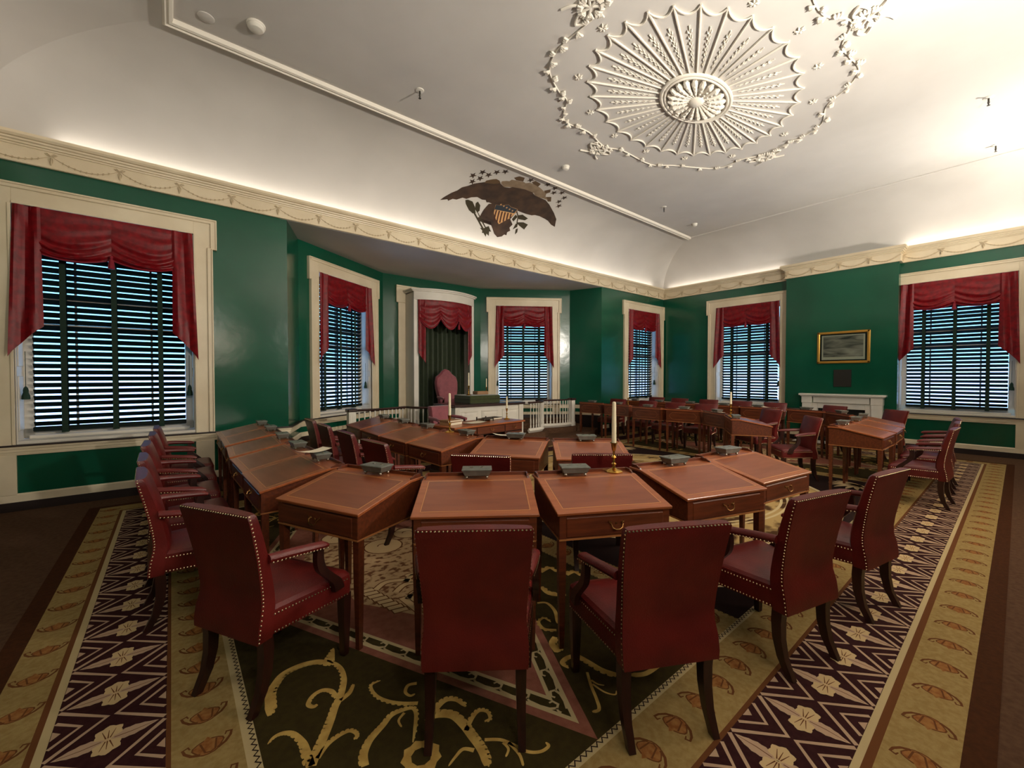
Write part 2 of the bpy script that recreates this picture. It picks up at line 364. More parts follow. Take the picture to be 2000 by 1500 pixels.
# chair rail with its dark cap, skirting
rail_prof = [(0, 0.640), (0.022, 0.640), (0.026, 0.652), (0.026, 0.676), (0.034, 0.680), (0.034, 0.708), (0.042, 0.714), (0.048, 0.738), (0.048, 0.744), (0, 0.744)]
cap_prof = [(0, 0.744), (0.06, 0.744), (0.064, 0.752), (0.06, 0.762), (0, 0.762)]
front = [JF, JE, JD, JC, JB, JA]
rp1 = [(XL, YB), (XR, YB), (XR, CB0), (CBX, CB0), (CBX, CB0 + 0.16)]
rp2 = [(CBX, CB1 - 0.33), (CBX, CB1), (XR, CB1), (XR, YF), JF, JE, JD, (6.17, 9.55)]
rp3 = [(4.39, 9.55), JC, JB, JA, (XL, YF), (XL, YB)]
dado = structure('trim_chair_rail')
for p in (rp1, rp2, rp3):
    mould('rail_moulding', p, rail_prof, M_cream, parent=dado); mould('rail_cap', p, cap_prof, M_dark_base, parent=dado)
HB = 0.375
for nm, p in (('baseboard_right', rp1), ('baseboard_front_right', [(CBX, CB1 - 0.33), (CBX, CB1), (XR, CB1), (XR, YF), JF]), ('baseboard_front_left', [JA, (XL, YF), (XL, YB)])):
    s = structure(nm)
    mould('skirting_foot', p, [(0, 0), (0.03, 0), (0.03, 0.105), (0, 0.105)], M_dark_base, parent=s)
    mould('skirting_board', p, [(0, 0.105), (0.028, 0.105), (0.026, 0.185), (0.016, 0.2), (0, 0.2)], M_cream, parent=s)
for nm, p in (('baseboard_bay_right', [JF, JE, JD, (6.17, 9.55)]), ('baseboard_bay_left', [(4.39, 9.55), JC, JB, JA])):
    s = structure(nm)
    mould('skirting_foot', p, [(0, 0), (0.03, 0), (0.03, HB + 0.09), (0, HB + 0.09)], M_dark_base, parent=s)
    mould('skirting_board', p, [(0, HB + 0.09), (0.028, HB + 0.09), (0.026, HB + 0.155), (0.016, HB + 0.165), (0, HB + 0.165)], M_cream, parent=s)

# ------------------------------------------------------------------ windows, blinds, drapery
def casing_mesh(w, low):
    cw = 0.21; mb = MB()
    for s in (-1, 1):
        a, b = (w, w + cw); x0, x1 = (min(s * a, s * b), max(s * a, s * b))
        mb.cbox(x0, x1, -0.03, 0.002, 0.744, ZH + 0.23, 0.003)
        mb.cbox(min(s * (b - .06), s * b), max(s * (b - .06), s * b), -0.05, -0.02, 0.762, ZH - 0.16, 0.006)
        mb.cbox(min(s * (b - .012), s * (b + .006)), max(s * (b - .012), s * (b + .006)), -0.062, 0, 0.762, ZH - 0.17, 0.004)
        mb.cbox(min(s * (w), s * (w + .03)), max(s * w, s * (w + .03)), -0.04, 0, 0.762, ZH, 0.004)
        e0, e1 = b - 0.02, b + 0.05
        mb.cbox(min(s * e0, s * e1), max(s * e0, s * e1), -0.05, 0, ZH - 0.18, ZH + 0.23, 0.004)
        mb.cbox(min(s * (e1 - .014), s * (e1 + .004)), max(s * (e1 - .014), s * (e1 + .004)), -0.062, 0, ZH - 0.185, ZH + 0.23, 0.004)
        mb.cbox(x0, x1, -0.03, 0.002, low, 0.645, 0.003)                       # stile below the rail
    mb.cbox(-w, w, -0.03, 0.002, ZH, ZH + 0.23, 0.003)
    mb.cbox(-w - 0.26, w + 0.26, -0.05, 0, ZH + 0.175, ZH + 0.235, 0.006); mb.cbox(-w - 0.262, w + 0.262, -0.066, 0, ZH + 0.212, ZH + 0.235, 0.006)
    mb.cbox(-w, w, -0.04, 0, ZH, ZH + 0.03, 0.004)
    return mb.mesh('casing', M_cream)
NS, PITCH_S = 33, 0.0775
BW = 0.715
def slat_mesh():
    mb = MB(); a = R(-45); hw = 0.0395
    rs = []
    for x in (-BW, BW):
        rs.append([(x, cos(a) * hw * u, sin(a) * hw * u + z) for u, z in ((-1, 0), (-.4, .0035), (.4, .0035), (1, 0), (.4, .0005), (-.4, .0005))])
    mb.rings(rs); return mb.mesh('slat', M_blind, False)
slat_me = slat_mesh()
def tape_mesh():
    mb = MB()
    for y in (-0.044, 0.044): mb.box(-0.027, 0.027, y - 0.001, y + 0.001, 0.885, 3.46)
    mb.box(-0.03, 0.03, -0.035, 0.035, 0.862, 0.89); return mb.mesh('tape', M_tape, False)
tape_me = tape_mesh()
_m = MB(); _m.cbox(-BW - .005, BW + .005, -0.035, 0.035, 0.885, 0.94, 0.008); railb_me = _m.mesh('bottom_rail', M_blind)
_m = MB(); _m.tube([(0, 0, 0.42), (0, 0, 0.0)], 0.003, 5); cord_me = _m.mesh('cord', M_cord)
_m = MB(); _m.lathe([(0.004, 0.02), (0.018, 0.0), (0.024, -0.03), (0.022, -0.05), (0.034, -0.09), (0.036, -0.13), (0.028, -0.135)], 10); ctas_me = _m.mesh('cord_tassel', M_cord)
def hang_mesh(w, side):       # side tail of the drapery: long pointed outer edge, short inner edge
    mb = MB(); nu, nv = 9, 16; rows = []
    for j in range(nv + 1):
        v = j / nv; row = []
        for i in range(nu + 1):
            u = i / nu                                      # 0 outer, 1 inner
            zb = 1.775 + 0.36 * u ** 0.8; z = ZH - 0.005 + (zb - ZH) * v
            wd = 0.215 + 0.06 * v
            x = -side * 0 + side * (w - 0.012 + 0.05 * v * (1 if side else 0) - wd * u)
            y = -0.02 - 0.022 * (1 + sin(u * 9.0 + v * 1.5)) - 0.02 * v
            row.append((x, y, z))
        rows.append(row)
    mb.rings(rows, False, False, 0, False); return mb.mesh('tail', M_red)
def swagdrape_mesh(w, side):
    mb = MB(); nu, nv = 22, 30; rows = []
    for j in range(nv + 1):
        v = j / nv; row = []
        for i in range(nu + 1):
            u = i / nu; c = 4 * u * (1 - u)
            E = 0.50
            z = ZH - 0.004 - (E * v + (0.05 + 0.03 * v + 0.13 * sin(pi * min(1, v * 1.02))) * c * v ** 0.5)
            f = (sin(v * 30 + 0.8 * sin(u * 6)) + .5 * sin(v * 17 + 2 * u)) * (0.25 + 0.75 * c)
            y = -0.035 - 0.05 * c * v - 0.017 * f * (0.3 + v)
            x = side * (w - 0.17) * (1 - u) if False else (side * ((w - 0.15) * u))
            row.append((x, y, z))
        rows.append(row)
    mb.rings(rows, False, False, 0, False)
    b = rows[-1]
    mb.tube([(p[0], p[1], p[2]) for p in b], 0.009, 5, 1)
    return mb.mesh('swag', [M_red, M_redtrim])
_m = MB(); _m.lathe([(0.012, 0.06), (0.02, 0.04), (0.012, 0.02), (0.024, 0.0), (0.03, -0.05), (0.034, -0.10), (0.026, -0.105)], 10); dtas_me = _m.mesh('tassel', M_redtrim)
MESHC = {}
def window(n, loc, rz, w, low, lab_b, lab_d, cordside):
    key = (round(w, 2), low)
    if key not in MESHC:
        d = {}
        d['casing'] = casing_mesh(w, low)
        mb = MB(); mb.box(-w, -w + 0.012, 0, 0.27, ZS, ZH); mb.cbox(-w + 0.008, -w + 0.022, 0.03, 0.24, ZS + .12, 1.55, 0.008); mb.cbox(-w + 0.008, -w + 0.022, 0.03, 0.24, 1.66, ZH - .1, 0.008); d['jamb_l'] = mb.mesh('jamb_panel', M_white)
        mb = MB(); mb.box(w - 0.012, w, 0, 0.27, ZS, ZH); mb.cbox(w - 0.022, w - 0.008, 0.03, 0.24, ZS + .12, 1.55, 0.008); mb.cbox(w - 0.022, w - 0.008, 0.03, 0.24, 1.66, ZH - .1, 0.008); d['jamb_r'] = mb.mesh('jamb_panel', M_white)
        mb = MB(); mb.box(-w, w, 0, 0.27, ZH - 0.012, ZH); d['head'] = mb.mesh('soffit', M_white)
        mb = MB(); mb.cbox(-w, w, -0.03, 0.27, 0.762, 0.80, 0.006); mb.cbox(-w + 0.06, w - 0.06, 0.2, 0.27, 0.80, 0.84, 0.006); d['sill'] = mb.mesh('sill', M_white)
        mb = MB(); iw = w - 0.012
        for x0, x1, z0, z1 in ((-iw, -iw + .09, .8, 3.5), (iw - .09, iw, .8, 3.5), (-iw, iw, .8, .92), (-iw, iw, 2.11, 2.19), (-iw, iw, 3.4, 3.5)): mb.cbox(x0, x1, 0.262, 0.298, z0, z1, 0.004)
        d['sash'] = mb.mesh('sash', M_white)
        mb = MB(); mb.box(-0.012, 0.012, 0.27, 0.295, .92, 3.4); d['munt_v'] = mb.mesh('muntin', M_white, False)
        mb = MB(); mb.box(-iw + .09, iw - .09, 0.27, 0.295, -0.011, 0.011); d['munt_h'] = mb.mesh('muntin', M_white, False)
        d['pw'] = (2 * iw - .18) / 4
        mb = MB(); mb.quad((0, 0.283, 0), (d['pw'] - .024, .283, 0), (d['pw'] - .024, .283, 0.285), (0, .283, .285)); d['pane'] = mb.mesh('pane', M_glass, False)
        d['tl'] = hang_mesh(w, -1); d['tr'] = hang_mesh(w, 1); d['sl'] = swagdrape_mesh(w, -1); d['sr'] = swagdrape_mesh(w, 1)
        MESHC[key] = d
    d = MESHC[key]
    s = structure('window_%d' % n, loc, rz)
    for nm, k in (('casing', 'casing'), ('jamb_panel', 'jamb_l'), ('jamb_panel', 'jamb_r'), ('soffit', 'head'), ('sill', 'sill'), ('sash', 'sash')): inst(nm, d[k], s)
    iw = w - 0.012
    for k in (1, 2, 3): inst('muntin', d['munt_v'], s, (-iw + .09 + d['pw'] * k, 0, 0))
    zr = [0.92 + 0.2975 * k for k in range(4)] + [2.19 + 0.3025 * k for k in range(4)]
    for k in (1, 2, 3, 5, 6, 7): inst('muntin', d['munt_h'], s, (0, 0, zr[k]))
    for z in zr:
        for k in range(4): inst('pane', d['pane'], s, (-iw + .09 + d['pw'] * k + .012, 0, z + .007))
    bl = thing('venetian_blind', lab_b, 'blind', loc, rz); off = 0.19; kx = (w - 0.105) / BW
    for k in range(NS):
        inst('slat', slat_me, bl, (0, off, 0.975 + PITCH_S * k), (random.uniform(-.03, .03), random.uniform(-.0012, .0012), 0), (kx, 1, 1))
    for x in (-0.455, 0.0, 0.455): inst('tape', tape_me, bl, (x, off, 0))
    inst('bottom_rail', railb_me, bl, (0, off, 0), scale=(kx, 1, 1))
    for cs in cordside:
        inst('cord', cord_me, bl, (cs * (w - 0.06), 0.1, 1.42)); inst('cord_tassel', ctas_me, bl, (cs * (w - 0.06), 0.1, 1.41))
    dr = thing('window_drapery', lab_d, 'curtain', loc, rz)
    inst('tail', d['tl'], dr); inst('tail', d['tr'], dr); inst('swag', d['sl'], dr); inst('swag', d['sr'], dr)
    inst('tassel', dtas_me, dr, (0, -0.07, 2.99))
    return s
rb = math.atan2(JC[1] - JB[1], JC[0] - JB[0])
blc = Vector(JB) + (Vector(JC) - Vector(JB)).normalized() * 1.262
brc = Vector(JD) + (Vector(JE) - Vector(JD)).normalized() * 1.228
LB = 'dark green slatted blind '
LD = 'crimson swagged drapery with pointed tails '
window(1, (-0.565, YF, 0), 0, WW, 0.19, LB + 'in the largest window, left of the bay', LD + 'over the largest window, left of the bay', (-1, 1))
window(2, (blc.x, blc.y, 0), rb, WB, HB + 0.16, LB + 'in the angled bay window left of the throne canopy', LD + 'over the angled bay window left of the throne canopy', (1,))
window(3, (brc.x, brc.y, 0), -rb, WB, HB + 0.16, LB + 'in the bay window right of the throne canopy', LD + 'over the bay window right of the throne canopy', (-1,))
window(4, (11.15, YF, 0), 0, WW, 0.19, LB + 'in the narrow-looking window beside the far room corner', LD + 'over the window just left of the far room corner', (1,))
window(5, (XR, 4.785, 0), -pi / 2, WW, 0.19, LB + 'in the window between the far corner and the chimney breast', LD + 'over the window between far corner and chimney breast', (1,))
window(6, (XR, 0.86, 0), -pi / 2, WW, 0.19, LB + 'in the window right of the fireplace', LD + 'over the window right of the fireplace', (1,))
# ------------------------------------------------------------------ throne canopy, dais, balustrade
HP1, HP2 = 0.125, 0.25
dp = structure('dais_platform')
base1 = [(1.5, 7.26), (2.3, 6.95), (3.2, 6.75), (4.2, 6.55), (5.28, 6.48), (6.36, 6.55), (7.36, 6.75), (8.26, 6.95), (9.06, 7.26), (9.12, 7.34), JE, JD, JC, JB, (1.44, 7.34)]
base2 = [(1.95, 7.50), (2.32, 7.30), (2.70, 7.26), (3.0, 7.28), (3.36, 7.40), (3.46, 7.36), (3.58, 7.14), (3.85, 6.98), (4.38, 6.93), (6.18, 6.93), (6.71, 6.98), (6.98, 7.14), (7.10, 7.36), (7.20, 7.40), (7.56, 7.28), (7.86, 7.26), (8.24, 7.30), (8.61, 7.50), JE, JD, JC, JB]
base3 = [(1.85, 7.95), (2.5, 7.75), (8.06, 7.75), (8.71, 7.95), JE, JD, JC, JB]
for p, z0, z1 in ((base1, 0.0, HP1), (base2, HP1, HP2), (base3, HP2, HB)):
    mb = MB(); mb.prism(p, z0, z1); mb.obj('step', M_floor, dp, smooth=False)
def baluster_mesh(h):
    return MB().lathe([(0.017, 0), (0.017, h * .12), (0.011, h * .14), (0.016, h * .2), (0.0165, h * .3), (0.010, h * .42), (0.009, h * .75), (0.012, h * .84), (0.015, h * .88), (0.015, h)], 8).mesh('baluster', M_white)
ZR = 0.955
bal_me = baluster_mesh(ZR - 0.03 - (HP2 + 0.1))
def plan(pts): return [Vector((p.x, p.y, 0)) for p in curve([(x, y, 0) for x, y in pts], 8)]
def balustrade(mir, label):
    fx = (lambda x: x) if not mir else (lambda x: 2 * XC - x)
    t = thing('balustrade', label, 'railing', (fx(2.45), 7.42, HP2), 0)
    ox, oy = fx(2.45), 7.42
    L = lambda p, z: (fx(p.x) - ox, p.y - oy, z - HP2)
    for pts, nb in (([(2.50, 7.42), (2.70, 7.38), (2.95, 7.39), (3.25, 7.48), (3.52, 7.60)], 11), ([(3.56, 7.60), (3.58, 7.44), (3.68, 7.24), (3.90, 7.10), (4.29, 7.06)], 11)):
        pl = plan(pts)
        mb = MB(); mb.tube([L(p, ZR - 0.012) for p in pl], 0.032, 8, 0, 0.7); mb.obj('handrail', M_mahog_dark, t)
        mb = MB(); mb.tube([L(p, HP2 + 0.055) for p in pl], 0.04, 4, 0, 1.3); mb.obj('base_rail', M_white, t)
        ln = [0]
        for a, b in zip(pl, pl[1:]): ln.append(ln[-1] + (b - a).length)
        for k in range(nb):
            s = ln[-1] * (k + 0.7) / (nb + 0.4); i = max(j for j in range(len(ln)) if ln[j] <= s); i = min(i, len(pl) - 2)
            p = pl[i].lerp(pl[i + 1], (s - ln[i]) / (ln[i + 1] - ln[i])); inst('baluster', bal_me, t, L(p, HP2 + 0.1))
    for x, y, w in ((2.44, 7.44, 0.075),):
        mb = MB(); q = L(Vector((x, y, 0)), HP2)
        mb.cbox(q[0] - w, q[0] + w, q[1] - w, q[1] + w, 0, 0.11, 0.008); mb.cbox(q[0] - w * .85, q[0] + w * .85, q[1] - w * .85, q[1] + w * .85, 0.1, ZR - HP2 - 0.03, 0.008)
        for k in (-.4, 0, .4): mb.cbox(q[0] + k * w - .008, q[0] + k * w + .008, q[1] - w * .9, q[1] - w * .8, .13, ZR - HP2 - .06, .004)
        mb.obj('newel_post', M_white, t)
        mb = MB(); mb.cbox(q[0] - w - .01, q[0] + w + .01, q[1] - w - .01, q[1] + w + .01, ZR - HP2 - 0.035, ZR - HP2 + 0.02, 0.012); mb.obj('newel_cap', M_mahog_dark, t)
balustrade(False, 'white curved balustrade with dark handrail left of the presiding desk')
balustrade(True, 'white curved balustrade with dark handrail right of the presiding desk')
# presiding officer's panelled desk
t = thing('presiding_desk', 'white panelled presiding desk with dark rim across the dais front', 'desk', (XC, 7.2, HP2))
hd = ZR + 0.01 - HP2
mb = MB(); mb.cbox(-0.86, 0.86, -0.02, 0.03, 0, hd - 0.04, 0.004); mb.cbox(-0.86, 0.86, -0.045, 0.0, 0, 0.13, 0.008); mb.box(-0.86, 0.86, 0, 0.75, hd - 0.1, hd - 0.05)
for s in (-1, 1): mb.cbox(s * 0.86 - 0.03, s * 0.86 + 0.03, -0.02, 0.75, 0, hd - 0.04, 0.004)
mb.obj('carcass', M_white, t)
for k in range(3):
    x = -0.55 + 0.55 * k; mb = MB()
    mb.rings([[(x + a * .235, -.02, hd * .5 + .02 + b * .2) for a, b in ((-1, -1), (1, -1), (1, 1), (-1, 1))], [(x + a * .225, -.034, hd * .5 + .02 + b * .19) for a, b in ((-1, -1), (1, -1), (1, 1), (-1, 1))], [(x + a * .195, -.026, hd * .5 + .02 + b * .16) for a, b in ((-1, -1), (1, -1), (1, 1), (-1, 1))], [(x + a * .17, -.04, hd * .5 + .02 + b * .135) for a, b in ((-1, -1), (1, -1), (1, 1), (-1, 1))]])
    mb.obj('raised_panel', M_white, t, smooth=False)
for x in (-0.84, 0.84):
    mb = MB(); mb.cbox(x - .06, x + .06, -.06, .0, 0, hd - .04, .005)
    for k in (-.03, 0, .03): mb.cbox(x + k - .008, x + k + .008, -.068, -.05, .16, hd - .08, .004)
    mb.obj('pilaster', M_white, t)
mb = MB(); mb.prism([(-.93, -.09), (.93, -.09), (.95, .0), (.93, .78), (-.93, .78), (-.95, 0)], hd - .045, hd - .0, 0); mb.obj('desk_rim', M_mahog_dark, t)
zt = HP2 + hd
t = thing('baize_lectern', 'olive green baize covered writing slope on the presiding desk', 'lectern', (5.255, 7.68, zt))
mb = MB(); mb.cbox(-.40, .40, -.36, .28, 0, .17, .012); mb.obj('baize_cover', M_baize, t)
mb = MB(); mb.cbox(-.405, .405, -.365, .285, .085, .095, .003); mb.obj('braid', M_olive, t)
tag(MB().cbox(-.15, .15, -.10, .10, 0, .075, .01).obj('book', M_book, None, loc=(5.40, 7.72, zt + .17)), 'thick calf-bound book lying on the green baize writing slope', 'book')
def sheet(name, loc, rz, w, d, curl, label, group=None, m=None):
    mb = MB(); rows = []
    for j in range(7):
        v = j / 6 - .5; rows.append([(u * w, v * d, 0.003 + curl * (2 * u) ** 2 * .5 + .002) for u in (-.5, -.33, -.16, 0, .16, .33, .5)])
    mb.rings(rows, False, False, 0, False); o = mb.obj(name, m or M_paper, None, loc=loc); o.rotation_euler = (0, 0, rz)
    return tag(o, label, 'paper', group)
sheet('paper_sheet', (5.95, 7.42, zt), 0.05, .42, .30, .0, 'white paper sheets on the rim of the presiding desk')
# candlestick prototype
def candle_parts(t, h=.30, k=1.0, stub=True):
    mb = MB(); N = 12; rs = []
    for r, z in ((.056, 0), (.060, .006), (.050, .014), (.030, .020), (.012, .030), (.010, .045), (.018, .052), (.018, .058), (.008, .066), (.007, .09), (.014, .098), (.019, .104), (.014, .110), (.007, .118), (.008, .145), (.012, .150), (.016, .165), (.020, .195), (.020, .200), (.027, .203), (.027, .207)):
        q = 1 + (.10 * cos(9 * 0) if False else 0)
        rs.append([(k * r * (1 + (.07 * cos(a * 6) if z < .015 else 0)) * cos(a), k * r * (1 + (.07 * cos(a * 6) if z < .015 else 0)) * sin(a), k * z) for a in [2 * pi * i / 24 for i in range(24)]])
    mb.rings(rs); mb.obj('stem', M_brass, t)
    MB().lathe([(.0165 * k, .2 * k), (.0155 * k, (.207 + h * .5) * k), (.013 * k, (.204 + h) * k), (.006 * k, (.209 + h) * k)], 12).obj('candle', M_wax, t)
def candlestick(loc, label, h=.27, k=1.0):
    t = thing('candlestick', label, 'candlestick', loc); candle_parts(t, h, k); return t
candlestick((4.97, 7.55, zt + .17), 'brass candlestick with ivory candle on the green baize writing slope, nearer the canopy', .28)
candlestick((5.62, 7.80, zt + .17), 'slim candlestick on the baize slope, right of the calf-bound book', .24, .8)
# canopy
t = thing('throne_canopy', 'white bow-fronted canopy frame around the presiding chair niche', 'canopy', (XC, 9.55, HB))
Hc = 3.58 - HB; hw = 0.85; dp_ = 0.47
def bow(x0, x1, y, sag, n=14): return [(x0 + (x1 - x0) * k / n, y - sag * (1 - (2 * k / n - 1) ** 2)) for k in range(n + 1)]
for s in (-1, 1):
    mb = MB(); mb.cbox(min(s * hw, s * (hw - .04)), max(s * hw, s * (hw - .04)), -dp_ + .02, 0, 0, Hc - .05, .004); mb.obj('side_panel', M_white, t)
    mb = MB(); mb.cbox(min(s * hw, s * (hw - .12)), max(s * hw, s * (hw - .12)), -dp_ - .02, -dp_ + .03, 0, Hc - .03, .005); mb.cbox(min(s * (hw + .01), s * (hw - .13)), max(s * (hw + .01), s * (hw - .13)), -dp_ - .03, -dp_ + .03, 0, .16, .006); mb.obj('front_post', M_white, t)
    c0 = 1.03
    mb = MB(); mb.cbox(min(s * c0, s * (c0 - .19)), max(s * c0, s * (c0 - .19)), -.04, 0, 0, 3.33 - HB, .005); mb.cbox(min(s * (c0 + .05), s * (c0 - .19)), max(s * (c0 + .05), s * (c0 - .19)), -.05, 0, 3.33 - HB, 3.74 - HB, .005); mb.obj('casing', M_cream, t)
mb = MB(); mb.cbox(-c0, c0, -.04, 0, 3.56 - HB, 3.74 - HB, .005); mb.cbox(-c0 - .055, c0 + .055, -.065, 0, 3.70 - HB, 3.745 - HB, .006); mb.obj('casing', M_cream, t)
mb = MB(); fr = bow(-hw + .0, hw - .0, -dp_ - .02, .26); bk = [(x, y + .03) for x, y in fr][::-1]
mb.prism(fr + bk, 3.36 - HB, Hc); mb.obj('fascia', M_white, t)
mb = MB(); fr = bow(-hw - .07, hw + .07, -dp_ - .05, .30)
mb.prism(fr + [(hw + .07, 0), (-hw - .07, 0)], Hc, Hc + .035); fr = bow(-hw - .04, hw + .04, -dp_ - .035, .28); mb.prism(fr + [(hw + .04, 0), (-hw - .04, 0)], Hc - .03, Hc); mb.obj('cornice', M_white, t)
# canopy drapery
t2 = thing('canopy_drapery', 'crimson three-swag drapery hanging under the bow-fronted throne canopy', 'curtain', (XC, 9.55, HB))
W2 = hw - .10
def cbow(x): return -dp_ - .03 - .24 * (1 - (x / hw) ** 2) + .02
for k in range(3):
    mb = MB(); nu, nv = 16, 22; rows = []; x0 = -W2 + 2 * W2 * k / 3
    for j in range(nv + 1):
        v = j / nv; row = []
        for i in range(nu + 1):
            u = i / nu; c = 4 * u * (1 - u); x = x0 + 2 * W2 / 3 * u
            z = 3.37 - HB - (.44 * v + (.03 + .22 * v) * c * v ** .5)
            row.append((x, cbow(x) - .03 * c * v - .013 * sin(v * 22) * (.3 + v), z))
        rows.append(row)
    mb.rings(rows, False, False, 0, False); mb.tube(rows[-1], .009, 5, 1); mb.obj('swag', [M_red, M_redtrim], t2)
for s in (-1, 1):
    mb = MB(); rows = []
    for j in range(17):
        v = j / 16; row = []
        for i in range(8):
            u = i / 7; x = s * (W2 + .005 - .16 * u); zb = 1.80 + .28 * (1 - u) if s > 0 else 1.85 + .25 * (1 - u)
            row.append((x, cbow(x) - .012 * sin(u * 9 + v), 3.37 - HB + (zb - 3.37) * v))
        rows.append(row)
    mb.rings(rows, False, False, 0, False); mb.obj('tail', M_red, t2)
inst('tassel', dtas_me, t2, (.25, cbow(.25) - .02, 2.80 - HB))
t3 = thing('niche_curtain', 'deep olive green pleated curtain behind the mauve presiding chair', 'curtain', (XC, 9.47, HB))
mb = MB(); rows = []; nx = 120
for z in (0.01, 1.0, 2.0, 3.1):
    rows.append([(-.80 + 1.60 * k / nx, .045 * sin(k * .62 + .4 * sin(k * .21)) * (1 - .1 * z) + .02 * sin(k * .17), z) for k in range(nx + 1)])
mb.rings(rows, False, False, 0, False); mb.obj('pleated_cloth', M_curt, t3)
# presiding chair, and the clerk's chair in the same mauve
def big_chair(label, loc, rz, hs, sc=1.0):
    t = thing('upholstered_armchair', label, 'chair', loc, rz)
    mb = MB(); out = [(-.24, .42), (-.25, .62), (-.30, .82), (-.31, .95), (-.28, 1.06), (-.17, 1.13), (-.10, 1.20), (0, 1.235)]
    if hs < 1: out = [(-.215, .42), (-.225, .70), (-.245, 1.20), (-.24, 1.232), (-.1, 1.235), (0, 1.235)]
    out = [(x * sc, .42 + (z - .42) * hs) for x, z in out]; P = out + [(-x, z) for x, z in out[-2::-1]]
    lay = lambda y, k: [(x * k, y - .12 * (z - .42), .42 + (z - .42) * (k * .5 + .5) + .0) for x, z in P]
    mb.rings([lay(-.30, .97), lay(-.28, 1.0), lay(-.22, 1.0), lay(-.18, .93)]); mb.obj('backrest', M_mauve, t)
    mb = MB(); mb.cbox(-.30 * sc, .30 * sc, -.27, .28, .30, .47, .03); mb.obj('seat', M_mauve, t)
    for s in (-1, 1):
        mb = MB(); mb.tube([(s * .28 * sc, -.24, .66), (s * .31 * sc, 0, .65), (s * .32 * sc, .14, .63)], [.03, .032, .028], 8); mb.obj('armrest', M_mauve, t)
        mb = MB(); mb.tube([(s * .31 * sc, .12, .64), (s * .31 * sc, .08, .55), (s * .30 * sc, .16, .44)], .022, 6); mb.obj('arm_support', M_mahog_dark, t)
        mb = MB(); mb.tube([(s * .26 * sc, .24, .31), (s * .26 * sc, .24, 0)], [.03, .02], 4); mb.obj('leg', M_mahog_dark, t)
        mb = MB(); mb.tube([(s * .23 * sc, -.22, .33), (s * .23 * sc, -.24, .15), (s * .23 * sc, -.31, 0)], [.03, .026, .02], 4); mb.obj('leg', M_mahog_dark, t)
    return t
big_chair('tall mauve armchair with shaped back in the curtained niche', (XC, 8.72, HB), pi, 1.14)
big_chair('low mauve armchair behind the clerk desk, below the balustrade', (3.92, 6.62, HP1), pi + .1, .55, .92)
# clerk's desk
cl = thing('clerk_desk', 'flat-topped dark mahogany clerk desk with brass-handled drawers before the dais', 'desk', (3.98, 5.74, .0075), R(8))
mb = MB(); mb.cbox(-.80, .80, -.34, .32, .742, .77, .005); mb.obj('desktop', M_mahog_top, cl)
for s in (-1, 1):
    mb = MB(); mb.cbox(min(s * .76, s * .32), max(s * .76, s * .32), -.30, .30, .03, .742, .004); mb.cbox(min(s * .78, s * .30), max(s * .78, s * .30), -.32, .32, 0, .06, .006); mb.obj('pedestal', M_mahog_dark, cl)
mb = MB(); mb.cbox(-.33, .33, -.29, .29, .60, .742, .004); mb.obj('apron', M_mahog_dark, cl)
def handle_mesh(m=M_oldbrass):
    mb = MB(); mb.tube([(-.035, 0, 0), (-.036, -.014, -.004), (-.03, -.02, -.022), (-.012, -.022, -.032), (.012, -.022, -.032), (.03, -.02, -.022), (.036, -.014, -.004), (.035, 0, 0)], .0035, 6)
    for s in (-1, 1): mb.tube([(s * .035, .002, 0), (s * .035, -.006, 0)], [.009, .007], 8); mb.tube([(s * .035, -.002, 0), (s * .048, -.003, .006), (s * .046, -.003, .016)], [.004, .003, .002], 5)
    mb.tube([(0, .001, -.004), (0, -.003, -.004)], [.007, .006], 8)
    return mb.mesh('handle', m)
hand_me = handle_mesh()
def drawer(parent, x0, x1, y, z0, z1, m):
    mb = MB(); mb.cbox(x0, x1, y - .006, y + .02, z0, z1, .004); d = mb.obj('drawer', m, parent)
    inst('handle', hand_me, d, ((x0 + x1) / 2, y - .006, (z0 + z1) / 2 + .012)); return d
for x0, x1 in ((-.75, -.33), (-.31, .31), (.33, .75)): drawer(cl, x0, x1, -.30, .615, .73, M_mahog)
for x0, x1 in ((-.75, -.33), (.33, .75)):
    for z in (.35, .08): drawer(cl, x0, x1, -.30, z, z + .24, M_mahog)
def on(th, x, y, z):    # point on a rotated thing
    c, s = cos(th.rotation_euler.z), sin(th.rotation_euler.z); return (th.location.x + c * x - s * y, th.location.y + s * x + c * y, z + (.0075 if th.name.startswith('clerk') else 0))
def book(loc, rz, w, d, h, label, m, group=None):
    t = thing('book', label, 'book', loc, rz, group)
    mb = MB(); mb.cbox(-w / 2, w / 2, -d / 2, d / 2, 0, .006, .002); mb.cbox(-w / 2, w / 2, -d / 2, d / 2, h - .006, h, .002); mb.cbox(-w / 2, -w / 2 + .008, -d / 2, d / 2, 0, h, .002); mb.obj('cover', m, t)
    mb = MB(); mb.box(-w / 2 + .006, w / 2 - .006, -d / 2 + .006, d / 2 - .006, .005, h - .005); mb.obj('page_block', M_paper, t)
    return t
book(on(cl, -.55, .05, .77), R(20), .30, .22, .05, 'thick folio under another at the left end of the clerk desk', M_book)
book(on(cl, -.56, .06, .82), R(12), .28, .21, .03, 'pale folio lying on top of another at the clerk desk left end', M_book)
sheet('paper_sheet', on(cl, -.12, -.02, .77), R(15), .40, .22, .012, 'loose cream sheets in the middle of the clerk desk')
t = thing('document_tray', 'dark open document tray on the right half of the clerk desk', 'tray', on(cl, .20, .06, .77), R(10))
mb = MB(); mb.cbox(-.12, .12, -.10, .10, .03, .04, .002)
for a in (-1, 1):
    for b in (-1, 1): mb.box(a * .11 - .008, a * .11 + .008, b * .09 - .008, b * .09 + .008, 0, .07)
mb.obj('tray', M_book2, t)
